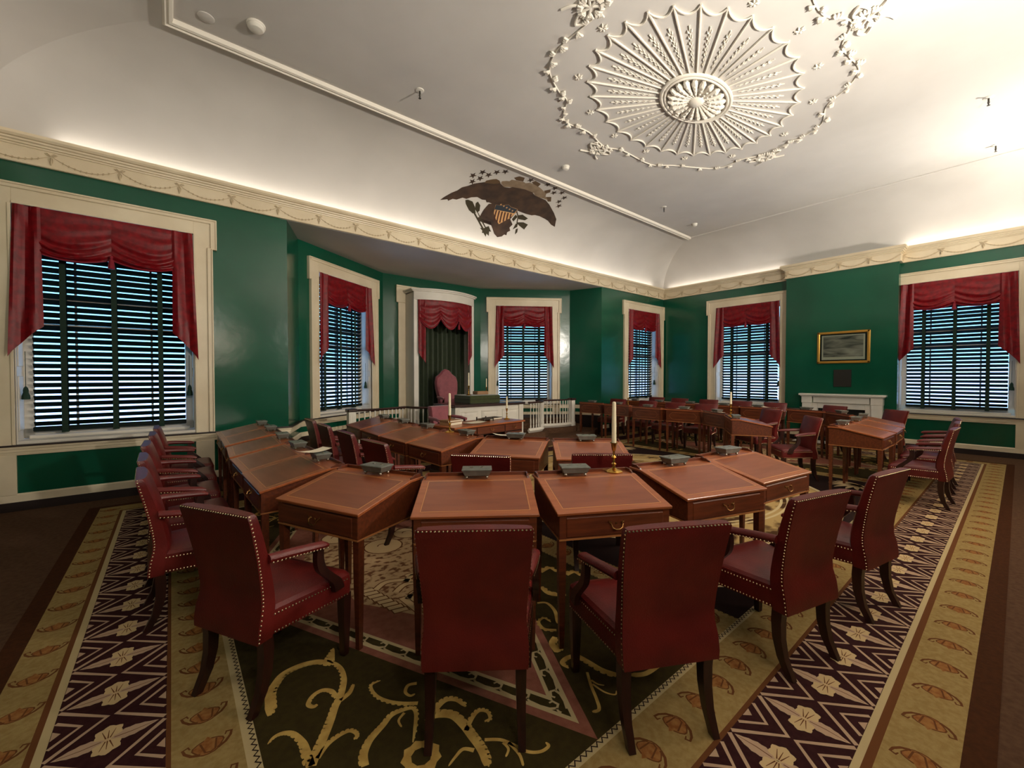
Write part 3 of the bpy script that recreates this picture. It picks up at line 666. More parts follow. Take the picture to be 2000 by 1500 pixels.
book(on(cl, .48, .17, .77), R(12), .34, .20, .035, 'dark closed book at the back right of the clerk desk', M_book2)
candlestick(on(cl, .66, -.02, .77), 'thin ivory candle in a dark stick on the clerk desk right end', .22, .95)
# ------------------------------------------------------------------ writing desks, armchairs, inkstands
DW, DD, ZF, ZBK, ZCC = .706, .571, .777, .866, .622
def make_desk(label, loc, rz, group):
    t = thing('writing_desk', label, 'desk', loc, rz, group)
    h = DW / 2; ys = DD - .135
    mb = MB(); e = .016                                           # carcass: sloping sides, back
    for s in (-1, 1):
        x0, x1 = sorted((s * (h - e), s * (h - e - .018)))
        P = [(.012, ZCC), (DD - .012, ZCC), (DD - .012, ZBK - .012), (ys, ZBK - .014), (.012, ZF - .016)]
        mb.add([(x0, y, z) for y, z in P] + [(x1, y, z) for y, z in P], [tuple(range(5)), tuple(range(9, 4, -1))] + [(i, (i + 1) % 5, 5 + (i + 1) % 5, 5 + i) for i in range(5)])
    mb.cbox(-h + e, h - e, DD - .03, DD - .012, ZCC, ZBK - .012, .002); mb.box(-h + e, h - e, .012, DD - .012, ZCC, ZCC + .012); mb.cbox(-h + e, h - e, .012, .03, ZF - .04, ZF - .014, .002)
    mb.obj('carcass', M_mahog, t)
    mb = MB(); a = h - e + .003                                    # light stringing round the bottom edge
    mb.box(-a, a, .006, .012, ZCC - .004, ZCC + .005); mb.box(-a, a, DD - .012, DD - .007, ZCC - .004, ZCC + .005)
    for s in (-1, 1): mb.box(min(s * a, s * (a - .005)), max(s * a, s * (a - .005)), .006, DD - .007, ZCC - .004, ZCC + .005)
    mb.obj('stringing', M_string, t)
    # slope
    sl = (ZBK - ZF) / ys; T = Matrix.Translation((0, 0, ZF)) @ Matrix.Rotation(math.atan(sl), 4, 'X'); Ls = ys * math.sqrt(1 + sl * sl)
    mb = MB(); mb.cbox(-h, h, -.004, Ls, -.018, 0, .003, T=T); so = mb.obj('writing_slope', M_mahog_top, t)
    mb = MB(); i0 = .045; z = .0006
    for x0, x1, y0, y1 in ((-h + i0, h - i0, i0, i0 + .004), (-h + i0, h - i0, Ls - .02, Ls - .016), (-h + i0, -h + i0 + .004, i0, Ls - .016), (h - i0 - .004, h - i0, i0, Ls - .016)): mb.box(x0, x1, y0, y1, -.002, z, T=T)
    mb.obj('inlay', M_inlay, so)
    mb = MB(); mb.box(-h + i0 + .004, h - i0 - .004, i0 + .004, Ls - .02, -.002, .0003, T=T); mb.obj('writing_panel', M_panel, so)
    mb = MB(); mb.cbox(-h, h, ys - .002, DD, ZBK - .017, ZBK, .003); mb.obj('shelf', M_mahog_top, t)
    mb = MB(); mb.cbox(-h + .012, h - .012, DD - .022, DD - .012, ZBK - .002, ZBK + .022, .002)
    for s in (-1, 1):
        x0, x1 = sorted((s * (h - .012), s * (h - .022))); P = [(ys + .02, ZBK - .002), (DD - .014, ZBK - .002), (DD - .014, ZBK + .022), (ys + .06, ZBK + .022), (ys + .045, ZBK + .012), (ys + .025, ZBK + .008)]
        mb.add([(x0, y, z) for y, z in P] + [(x1, y, z) for y, z in P], [tuple(range(6)), tuple(range(11, 5, -1))] + [(i, (i + 1) % 6, 6 + (i + 1) % 6, 6 + i) for i in range(6)])
    mb.obj('gallery', M_mahog, t)
    drawer(t, -h + .055, h - .055, .010, ZCC + .014, ZF - .032, M_mahog)
    for s in (-1, 1):
        mb = MB(); mb.cbox(min(s * (h - .014), s * (h - .058)), max(s * (h - .014), s * (h - .058)), .008, .03, ZCC, ZF - .016, .003); mb.obj('corner_stile', M_mahog, t)
    mb = MB(); c = .05; P = [(-h + .09 + c, ZCC + .05), (h - .09 - c, ZCC + .05), (h - .09, ZCC + .05 + c), (h - .09, ZBK - .06 - c), (h - .09 - c, ZBK - .06), (-h + .09 + c, ZBK - .06), (-h + .09, ZBK - .06 - c), (-h + .09, ZCC + .05 + c)]
    for k in range(8):
        p, q = P[k], P[(k + 1) % 8]; mb.tube([(p[0], DD - .012, p[1]), (q[0], DD - .0125, q[1])], .0016, 4)
    mb.obj('back_inlay', M_string, t)
    for x in (-h + .035, h - .035):
        for y in (.035, DD - .035):
            mb = MB(); mb.rings([[(x + a * w, y + b * w, zz) for a, b in ((-1, -1), (1, -1), (1, 1), (-1, 1))] for w, zz in ((.0215, ZCC), (.0205, .45), (.0135, 0.0))]); mb.obj('leg', M_mahog, t, smooth=False)
    return t
def rrect(hw0, hw1, y0, y1, z, r=.03, n=3, k=1.0):
    # rounded trapezoid outline: rear half-width hw0 at y0, front half-width hw1 at y1
    yc = (y0 + y1) / 2; C = [(-hw0, y0, pi), (hw0, y0, 1.5 * pi), (hw1, y1, 0), (-hw1, y1, .5 * pi)]; out = []
    for (x, y, a0), sx_, sy_ in zip(C, (1, -1, -1, 1), (1, 1, -1, -1)):
        for i in range(n + 1):
            a = a0 + (pi / 2) * i / n; out.append((((x + sx_ * r) + r * cos(a)) * k, yc + ((y + sy_ * r) + r * sin(a) - yc) * k, z))
    return out
def make_chair(label, loc, rz, group):
    t = thing('leather_armchair', label, 'chair', loc, rz, group)
    mb = MB(); hb, hf, y0, y1 = .215, .285, -.195, .27
    mb.rings([rrect(hb, hf, y0, y1, .335), rrect(hb + .003, hf + .003, y0, y1 + .003, .36), rrect(hb + .003, hf + .003, y0, y1 + .003, .425), rrect(hb, hf, y0, y1, .446), rrect(hb, hf, y0, y1, .462, k=.94), rrect(hb, hf, y0, y1, .472, k=.78), rrect(hb, hf, y0, y1, .478, k=.4)]); mb.obj('seat', M_leather, t)
    prof = [(.325, -.200, .218, .088), (.36, -.198, .222, .09), (.42, -.190, .222, .088), (.48, -.178, .216, .082), (.53, -.178, .214, .078), (.60, -.188, .217, .074), (.70, -.208, .224, .068), (.80, -.232, .230, .062), (.88, -.254, .235, .056), (.918, -.266, .236, .052), (.93, -.270, .230, .040)]
    mb = MB(); rs = []
    for z, y, w, th in prof:
        q = []
        for i in range(4):                                       # slightly padded front face, flat back
            pass
        rs.append([(-w, y - th / 2, z), (w, y - th / 2, z), (w, y + th / 2 - .012, z), (w - .02, y + th / 2, z), (w * .5, y + th / 2 + .012, z), (0, y + th / 2 + .016, z), (-w * .5, y + th / 2 + .012, z), (-w + .02, y + th / 2, z), (-w, y + th / 2 - .012, z)])
    mb.rings(rs); bo = mb.obj('backrest', M_leather, t)
    # nails
    nb = MB()
    def nail(p, n):
        p = Vector(p); n = Vector(n); a = n.orthogonal().normalized(); b = n.cross(a); r = .0052
        v = [p + a * r * cos(k * pi / 2.5) + b * r * sin(k * pi / 2.5) for k in range(5)] + [p + n * .0035]
        nb.add(v, [(k, (k + 1) % 5, 5) for k in range(5)])
    def row(a, b, n, step=.0165):
        a, b = Vector(a), Vector(b); k = max(1, int((b - a).length / step))
        for i in range(k): nail(a.lerp(b, (i + .5) / k), n)
    for s in (-1, 1):
        for p, q in zip(prof[:-1], prof[1:]): row((s * (p[2] + .001), p[1] - p[3] / 2 + .008, p[0]), (s * (q[2] + .001), q[1] - q[3] / 2 + .008, q[0]), (s, 0, 0))
        for z in (.428, .345): row((s * (hb + .006), y0 + .03, z), (s * (hf + .004), y1 - .03, z), (s, 0, 0))
    for z in (.428, .345): row((-hf + .03, y1 + .004, z), (hf - .03, y1 + .004, z), (0, 1, 0))
    row((-.232, -.292, .925), (.232, -.292, .925), (0, -.6, .8), .0165)
    for s in (-1, 1):
        mb = MB(); A = [(s * .222, -.19, .700), (s * .245, -.10, .694), (s * .265, 0, .684), (s * .277, .07, .676), (s * .280, .10, .668)]
        rs = []
        for (x, y, z), w, hgt in zip(A, (.022, .024, .026, .027, .018), (.024, .024, .023, .022, .012)):
            rs.append([(x + w * cos(a) * (1 if sin(a) > -.3 else .95), y, z + hgt * max(sin(a), -.75)) for a in [2 * pi * k / 12 for k in range(12)]])
        mb.rings(rs); mb.obj('armrest', M_leather, t)
        for p, q in zip(A[:-1], A[1:]):
            row((p[0] + s * .024, p[1], p[2] - .014), (q[0] + s * .024, q[1], q[2] - .014), (s, 0, 0))
        mb = MB(); C = curve([(s * .272, .055, .665), (s * .274, .050, .61), (s * .278, .062, .555), (s * .283, .105, .505), (s * .287, .150, .455), (s * .287, .165, .405)], 3)
        rs = []
        for i, p in enumerate(C):
            k = i / (len(C) - 1); wy = .020 + .012 * k; wx = .015
            rs.append([(p.x + a * wx, p.y + b * wy, p.z) for a, b in ((-1, -1), (1, -1), (1, 1), (-1, 1))])
        mb.rings(rs); mb.obj('arm_support', M_mahog_dark, t)
        mb = MB(); mb.rings([[(s * .258 + a * w, .238 + b * w, z) for a, b in ((-1, -1), (1, -1), (1, 1), (-1, 1))] for w, z in ((.026, .345), (.024, .25), (.016, 0))]); mb.obj('leg', M_mahog_dark, t)
        mb = MB(); rs = []
        for z, y, w in ((.345, -.188, .027), (.27, -.182, .026), (.18, -.186, .024), (.09, -.206, .021), (0, -.252, .018)):
            rs.append([(s * .192 + a * w * .85, y + b * w, z) for a, b in ((-1, -1), (1, -1), (1, 1), (-1, 1))])
        mb.rings(rs); mb.obj('leg', M_mahog_dark, t)
    nb.obj('nail_trim', M_nail, t, smooth=True, kind='stuff')
    return t
def make_ink(label, loc, rz, group):
    t = thing('inkstand', label, 'inkstand', loc, rz, group)
    q = lambda w, d, z: [(a * w, b * d, z) for a, b in ((-1, -1), (1, -1), (1, 1), (-1, 1))]
    mb = MB(); mb.rings([q(.072, .040, .020), q(.078, .046, .024), q(.094, .056, .058)]); mb.obj('body', M_pewter, t, smooth=False)
    mb = MB(); mb.rings([q(.098, .060, .058), q(.098, .060, .064), q(.094, .056, .067)]); mb.obj('lid', M_pewter, t, smooth=False)
    for x in (-.035, .035): MB().lathe([(.012, .067), (.012, .069), (.004, .070)], 10, (x, .01, 0)).obj('inkwell_cap', M_silver, t)
    for a in (-1, 1):
        for b in (-1, 1): MB().ball((a * .066, b * .036, .011), .011, 8, 5).obj('foot', M_silver, t)
    return t
G_d, G_c, G_i = 'senators writing desks in two curved rows', 'oxblood leather armchairs at the writing desks', 'pewter inkstands on the writing desks'
OUT, INN = 'outer row', 'inner row'
# desk id: (x, y, rotation deg, wording for labels)
DESKS = {
 'L1': (.46, 6.55, -90.4, 'left outer row, the one closest to the bay'), 'L2': (.45, 5.84, -91.4, 'left outer row, second from the bay'), 'L3': (.43, 5.03, -93, 'left outer row, third from the bay'),
 'L4': (.42, 4.24, -88.5, 'left outer row, fourth from the bay'), 'L5': (.43, 3.52, -88.3, 'left outer row, fifth from the bay'),
 'F1': (.64, 2.62, -65.6, 'near curve, turned sharply, left of the head-on one'), 'F2': (1.28, 1.88, -35.5, 'near curve seen head-on'), 'F3': (1.96, 1.45, -27.8, 'near curve with the tall candle on it'),
 'F4': (2.80, 1.19, -17.5, 'near curve, right of the tall-candle one'), 'F5': (3.61, 1.10, -8.4, 'near curve, last before the middle aisle'),
 'I0': (2.10, 6.35, -92, 'left inner row, the one closest to the dais'), 'I1': (2.06, 5.57, -92, 'left inner row, second from the dais'), 'I2': (2.05, 4.80, -88, 'left inner row, third from the dais'), 'I3': (2.09, 4.06, -87, 'left inner row, fourth from the dais'),
 'J1': (2.44, 3.11, -54, 'inner curve, left of the pair facing the dais'), 'J2': (2.998, 2.462, -40.2, 'inner curve, right of the pair facing the dais'),
 'K1': (8.62, 6.80, 94, 'right inner row, nearest the dais stairs'), 'K2': (8.55, 5.95, 91, 'right inner row, second from the dais stairs'), 'K3': (8.34, 5.02, 90, 'right inner row, third from the dais stairs'), 'K4': (8.40, 4.30, 97, 'right inner row, fourth from the dais stairs'),
 'K5': (8.12, 3.24, 57, 'right inner curve, back panel beside a candle'), 'K6': (7.33, 2.54, 31, 'right inner curve, orange side panel showing'),
 'R1': (7.14, 1.05, -1.0, 'right end past the aisle, side panel showing'), 'R2': (7.95, 1.06, 2, 'right end past the aisle, just behind the first'), 'R3': (8.75, 1.12, 8, 'right outer curve, third past the aisle'), 'R4': (9.52, 1.64, 42, 'right outer curve before the fireplace window'), 'R5': (10.06, 2.50, 74, 'right outer curve in front of the fireplace'),
 'M1': (10.14, 3.52, 90, 'right outer row, first past the fireplace'), 'M2': (10.14, 4.23, 90, 'right outer row, second past the fireplace'), 'M3': (10.14, 5.03, 91, 'right outer row, third past the fireplace'), 'M4': (10.12, 5.84, 91, 'right outer row, fourth past the fireplace'), 'M5': (10.12, 6.55, 91, 'right outer row, by the far corner window'),
}
CH = {
 'L1': (.12, 6.55, -90), 'L2': (.10, 5.84, -90), 'L3': (.08, 5.03, -91), 'L4': (.09, 4.22, -89), 'L5': (.11, 3.52, -88),
 'F1': (.39, 2.46, -61), 'F2': (1.10, 1.60, -36.7), 'F3': (1.73, 1.12, -28.4), 'F4': (2.66, .905, -14.6), 'F5': (3.60, .78, -10.8),
 'I0': (1.77, 6.32, -91), 'I1': (1.74, 5.53, -90), 'I2': (1.73, 4.67, -89), 'I3': (1.73, 3.86, -84), 'J1': (2.05, 2.81, -50), 'J2': (2.78, 2.28, -39.5),
 'K1': (8.96, 6.78, 92), 'K2': (8.83, 5.80, 91), 'K3': (8.72, 5.03, 90), 'K4': (8.72, 4.28, 96), 'K5': (8.36, 3.04, 58), 'K6': (7.30, 2.17, 40),
 'R1': (7.08, .74, -2), 'R2': (8.03, .78, 3), 'R3': (8.70, .82, 8), 'R4': (9.88, 1.58, 48), 'R5': (10.34, 2.52, 65),
 'M1': (10.45, 3.55, 90), 'M2': (10.50, 4.30, 90), 'M3': (10.55, 5.12, 91), 'M4': (10.52, 5.90, 91), 'M5': (10.62, 6.66, 91),
}
CW = {'F1': 'turned right, its seat in full view', 'F2': 'seen straight from behind', 'F3': 'with one padded arm reaching left', 'F4': 'with a bright rust-lit back and nail-studded edge', 'F5': 'last of the near curve, before the patterned border'}
IW = {'L5': 'with a curl of white paper on top', 'F1': 'on the sharply turned desk of the near curve', 'F2': 'on the head-on desk of the near curve', 'F3': 'beside the tall brass candlestick on the near curve'}
proto = {}
RT = {}
for k, (x, y, a, w) in DESKS.items():
    r = R(a)
    ld = 'mahogany slope-top desk, ' + w; lc = 'oxblood armchair at the desk, ' + w if k not in CW else 'nail-trimmed oxblood armchair of the near curve, ' + CW[k]
    li = 'pewter footed inkstand on desk, ' + w if k not in IW else 'small pewter footed inkstand ' + IW[k]
    cx, cy, ca = CH[k]; c, s = cos(r), sin(r); bx = {'F3': -.08, 'F1': .02, 'I3': .12, 'K6': -.25, 'K5': .0}.get(k, 0.0); by = DD - .088
    ip = (x + c * bx - s * by, y + s * bx + c * by, ZBK); ir = r + {'F4': .05, 'F5': -.1, 'F3': -.12}.get(k, 0)
    if not proto:
        proto['d'] = make_desk(ld, (x, y, .0095), r, G_d); proto['c'] = make_chair(lc, (cx, cy, .0095), R(ca), G_c); proto['i'] = make_ink(li, (ip[0], ip[1], ip[2] + .0095), ir, G_i); RT[k] = proto['d']
    else:
        RT[k] = dup(proto['d'], (x, y, .0095), r, ld); dup(proto['c'], (cx, cy, .0095), R(ca), lc); dup(proto['i'], (ip[0], ip[1], ip[2] + .0095), ir, li)
zs = ZBK + .0095
candlestick((2.405, 1.805, zs), 'brass candlestick with a tall ivory candle on the near curve of desks', .285)
candlestick(on(RT['I3'], -.23, DD - .08, zs), 'brass candlestick with ivory candle at the end of the left inner row', .26)
candlestick(on(RT['K6'], .20, DD - .08, zs), 'brass candlestick with short candle on the right inner curve desk', .20)
candlestick(on(RT['K2'], -.28, DD - .08, zs), 'slim candlestick with tall candle on the right inner row by the stairs', .34, .85)
G_p = None
sheet('paper_sheet', on(RT['L5'], -.02, DD - .13, zs + .071), R(20), .24, .12, .03, 'curled white paper on the inkstand at the left outer row end')
sheet('paper_sheet', on(RT['J1'], -.1, DD + .0, zs + .024), R(-20), .34, .12, .045, 'thin curled paper lying over the gallery of the inner curve desk')
sheet('paper_sheet', on(RT['K4'], .02, DD - .12, zs + .002), R(100), .30, .22, .02, 'curled white paper on the fourth desk of the right inner row')
sheet('paper_sheet', on(RT['K5'], .10, DD - .12, zs + .002), R(60), .30, .22, .004, 'white paper stack on the right inner curve beside a candlestick')
sheet('paper_sheet', on(RT['M1'], -.22, DD - .14, zs + .002), R(95), .32, .22, .045, 'curled white paper in front of the fireplace, right outer row')
sheet('paper_sheet', on(RT['M2'], -.28, DD - .14, zs + .002), R(90), .20, .2, .0, 'flat white paper on the outer row below the right middle window')
sheet('paper_sheet', on(RT['M3'], -.28, DD - .14, zs + .002), R(90), .26, .2, .0, 'flat white paper on the right outer row, third past the fireplace')
sheet('paper_sheet', on(RT['M4'], -.28, DD - .14, zs + .002), R(90), .26, .2, .0, 'flat white paper on the right outer row, fourth past the fireplace')
sheet('paper_sheet', on(RT['M5'], -.10, DD - .14, zs + .002), R(90), .34, .2, .0, 'flat white paper on the right outer row by the corner window')
# ------------------------------------------------------------------ rug
rg = thing('rug', 'large woven rug with gold borders, zigzag band and scrolled panels under the desks', 'rug', (XC, 3.44, 0))
ox, oy = XC, 3.44
M_rgold = mat('rug_gold', (164, 140, 90), .95, c2=(150, 124, 76), nscale=40, bump=.4, bscale=300, spec=.1)
M_rbrown = mat('rug_brown', (74, 42, 22), .95, c2=(64, 36, 20), nscale=40, bump=.4, bscale=300, spec=.1)
M_rline = mat('rug_russet', (104, 64, 36), .95, spec=.1)
M_rcream = mat('rug_cream', (190, 170, 128), .95, spec=.1)
M_rdark = mat('rug_plum', (58, 30, 30), .95, c2=(50, 24, 26), nscale=40, spec=.1)
M_rzig = mat('rug_rose_tan', (186, 156, 130), .95, spec=.1)
M_rolive = mat('rug_olive', (64, 54, 26), .95, c2=(56, 46, 24), nscale=30, bump=.4, bscale=300, spec=.1)
M_rscroll = mat('rug_scroll_gold', (206, 172, 98), .95, c2=(176, 140, 74), nscale=14, spec=.1)
M_rpink = mat('rug_dusty_pink', (150, 96, 78), .95, c2=(136, 84, 68), nscale=20, bump=.4, bscale=300, spec=.1)
M_racorn = mat('rug_acorn', (158, 112, 64), .95, c2=(134, 84, 44), nscale=40, spec=.1)
M_rblack = mat('rug_black', (36, 22, 20), .95, spec=.1)
M_rtan = mat('rug_tan', (204, 176, 132), .95, spec=.1)
M_rseal = mat('rug_seal_field', (70, 46, 26), .95, c2=(170, 142, 92), nscale=2.4, stretch=(1, 1.6, 1), detail=8, lo=.40, hi=.50, spec=.1)
M_rart = mat('rug_shield_ground', (186, 156, 116), .95, c2=(112, 74, 48), nscale=16, stretch=(1, 1.4, 1), detail=8, lo=.50, hi=.60, spec=.1)
X0r, X1r, Y0r, Y1r = -.76, 11.32, .035, 6.845
mb = MB(); mb.box(X0r - ox, X1r - ox, Y0r - oy, Y1r - oy, 0, .007); mb.obj('pile_base', M_rbrown, rg, smooth=False, kind='stuff')
LX = [-.66, -.477, -.452, -.419, -.037, -.02, .214, .263]; BY = [.128, .347, .378, .405, .779, .799, 1.078, 1.112]
RCT = [(a, 2 * XC - a, b, 6.88 - b) for a, b in zip(LX, BY)]
def frame(name, i, j, m, z=.0074):
    a, b = RCT[i], RCT[j]; mb = MB(); P = lambda r: [(r[0] - ox, r[2] - oy, z), (r[1] - ox, r[2] - oy, z), (r[1] - ox, r[3] - oy, z), (r[0] - ox, r[3] - oy, z)]
    p, q = P(a), P(b)
    for k in range(4): mb.quad(p[k], p[(k + 1) % 4], q[(k + 1) % 4], q[k])
    mb.obj(name, m, rg, smooth=False, kind='stuff')
for i, (nm, m) in enumerate((('gold_border', M_rgold), ('russet_line', M_rline), ('cream_line', M_rcream), ('zigzag_ground', M_rdark), ('russet_line', M_rline), ('gold_border', M_rgold), ('sawtooth_ground', M_rcream))): frame(nm, i, i + 1, m)
fx0, fx1, fy0, fy1 = RCT[7]
PX = (2.50, 2.77)
mb = MB()
for a, b in ((fx0, PX[0]), (2 * XC - PX[0], fx1)): mb.quad((a - ox, fy0 - oy, .0074), (b - ox, fy0 - oy, .0074), (b - ox, fy1 - oy, .0074), (a - ox, fy1 - oy, .0074))
mb.obj('olive_panel', M_rolive, rg, smooth=False, kind='stuff')
mb = MB(); mb.quad((PX[1] - ox, fy0 - oy, .0074), (2 * XC - PX[1] - ox, fy0 - oy, .0074), (2 * XC - PX[1] - ox, fy1 - oy, .0074), (PX[1] - ox, fy1 - oy, .0074)); mb.obj('brown_panel', M_rblack, rg, smooth=False, kind='stuff')
mb = MB()
for a, b in ((PX[0], PX[1]), (2 * XC - PX[1], 2 * XC - PX[0])): mb.quad((a - ox, fy0 - oy, .0074), (b - ox, fy0 - oy, .0074), (b - ox, fy1 - oy, .0074), (a - ox, fy1 - oy, .0074))
mb.obj('gold_cross_band', M_rgold, rg, smooth=False, kind='stuff')
# a strip = (origin, along, across) ; u along, v across
strips_zig = [((LX[3], BY[3]), (1, 0), (0, 1), 2 * XC - 2 * LX[3], BY[4] - BY[3]), ((LX[3], 6.88 - BY[3]), (0, -1), (1, 0), 6.88 - 2 * BY[3], LX[4] - LX[3]), ((2 * XC - LX[3], BY[3]), (0, 1), (-1, 0), 6.88 - 2 * BY[3], LX[4] - LX[3])]
zz = MB(); FLM = {}
for (x0, y0), al, ac, Ln, w in strips_zig:
    n = int(Ln / .322); p = Ln / n
    Q = lambda u, v: (x0 + al[0] * u + ac[0] * v - ox, y0 + al[1] * u + ac[1] * v - oy)
    for k in range(n):
        u0 = k * p
        for v0, sg in ((0, 1), (w, -1)):
            zz.ribbon([Q(u0 + p * .03, v0 + sg * .004), Q(u0 + p * .5, v0 + sg * w * .46), Q(u0 + p * .97, v0 + sg * .004)], .019, .0079)
            zz.ribbon([Q(u0 + p * .25, v0 + sg * .004), Q(u0 + p * .5, v0 + sg * w * .24), Q(u0 + p * .75, v0 + sg * .004)], .016, .0079)
            zz.poly([Q(u0 + p * .41, v0 + sg * .002), Q(u0 + p * .5, v0 + sg * w * .08), Q(u0 + p * .59, v0 + sg * .002)], .0079)
        if k == 0: continue
        m3 = MB(); m4 = MB(); cu, cv = u0, w / 2; q0 = Q(cu, cv)
        D = lambda a, b: (al[0] * a + ac[0] * b, al[1] * a + ac[1] * b)
        for s in (-1, 1):
            pts = [(t / 10 * .160 + .006, (.030 + .004 * (t % 2)) * sin(pi * (t / 10) ** .75)) for t in range(11)]
            m3.poly([D(b, s * a) for a, b in pts] + [D(-b, s * a) for a, b in pts[::-1][1:-1]], .0081, 0)
            m3.ribbon([D(0, s * .02), D(.004, s * .08), D(0, s * .15)], [.004, .004, .002], .0082, 2)
            m3.poly([D(s * .044 + (.043 + .005 * cos(6 * q)) * cos(q), (.046 + .005 * cos(6 * q)) * sin(q)) for q in [2 * pi * i / 24 for i in range(24)]], .0083, 1)
            for b in (-.022, 0, .022): m3.ribbon([D(s * .008, b * .3), D(s * .06, b)], [.005, .002], .0084, 2)
        key = al
        if key not in FLM: FLM[key] = m3.mesh('flower_motif', [M_rzig, M_rtan, M_rline], False)
        inst('flower_motif', FLM[key], rg, (q0[0], q0[1], 0))
zz.obj('zigzag_lines', M_rzig, rg, smooth=False, kind='stuff');
ac_ = MB(); cl_ = MB()
def acorn(Q, u, v, k=1.0):
    cl_.poly([Q(u + k * (.046 * cos(q)), v + k * (.054 + .008 * cos(3 * q)) * sin(q)) for q in [2 * pi * i / 18 for i in range(18)]], .00785)
    ac_.poly([Q(u + k * (.040 * cos(q) - .012 * abs(cos(q)) * 0), v + k * (.048 + .008 * cos(3 * q)) * sin(q)) for q in [2 * pi * i / 18 for i in range(18)]], .0079)
    cl_.ribbon([Q(u + k * x, v + k * y) for x, y in ((-.030, -.026), (.028, -.012), (.036, .006), (.028, .022), (-.03, .03))], .007, .0082)
    for s in (-1, 1):
        cl_.ribbon([Q(u + k * x, v + k * s * y) for x, y in ((.03, .030), (.015, .058), (-.012, .078), (-.036, .084), (-.042, .066), (-.026, .060))], [k * .014, k * .012, k * .011, k * .011, k * .010, k * .005], .0082)
    ac_.poly([Q(u - k * .038, v - k * .014), Q(u - k * .060, v), Q(u - k * .038, v + k * .014)], .0079)
def acorn_strip(o, al, ac, Ln, v, step, k=1.0):
    n = int(Ln / step)
    Q = lambda u, w: (o[0] + al[0] * u + ac[0] * w - ox, o[1] + al[1] * u + ac[1] * w - oy)
    for i in range(n): acorn(Q, (i + .5) * Ln / n, v, k)
gw = BY[1] - BY[0]
acorn_strip((LX[0], BY[0]), (1, 0), (0, 1), 2 * XC - 2 * LX[0], gw * .48, .28); acorn_strip((LX[0], 6.88 - BY[0]), (0, -1), (1, 0), 6.88 - 2 * BY[0], .095, .28); acorn_strip((2 * XC - LX[0], BY[0]), (0, 1), (-1, 0), 6.88 - 2 * BY[0], .095, .28)
acorn_strip((LX[5], BY[5]), (1, 0), (0, 1), 2 * XC - 2 * LX[5], .145, .2); acorn_strip((LX[5], 6.88 - BY[5]), (0, -1), (1, 0), 6.88 - 2 * BY[5], .12, .2); acorn_strip((2 * XC - LX[5], BY[5]), (0, 1), (-1, 0), 6.88 - 2 * BY[5], .12, .2)
for x in (PX[0], 2 * XC - PX[1]): acorn_strip((x, fy1), (0, -1), (1, 0), fy1 - fy0, .135, .21)
ac_.obj('acorn_motifs', M_racorn, rg, smooth=False, kind='stuff'); cl_.obj('acorn_curls', M_rline, rg, smooth=False, kind='stuff')
sw_ = MB()
def saw(a, b, off):
    a, b = Vector(a), Vector(b); L = (b - a).length; d = (b - a) / L; q = Vector((-d.y, d.x)); n = int(L / .017)
    sw_.ribbon([(a.x + d.x * L * i / n + q.x * (off + .009 * (1 if i % 2 else -1)) - ox, a.y + d.y * L * i / n + q.y * (off + .009 * (1 if i % 2 else -1)) - oy) for i in range(n + 1)], .0075, .0081)
saw((fx0, fy0), (fx1, fy0), -.012); saw((fx0, fy1), (fx0, fy0), -.014); saw((fx1, fy0), (fx1, fy1), -.014)
for x in (PX[0], 2 * XC - PX[0], PX[1], 2 * XC - PX[1]): saw((x, fy0), (x, fy1), 0)
sw_.obj('sawtooth_lines', M_rblack, rg, smooth=False, kind='stuff')
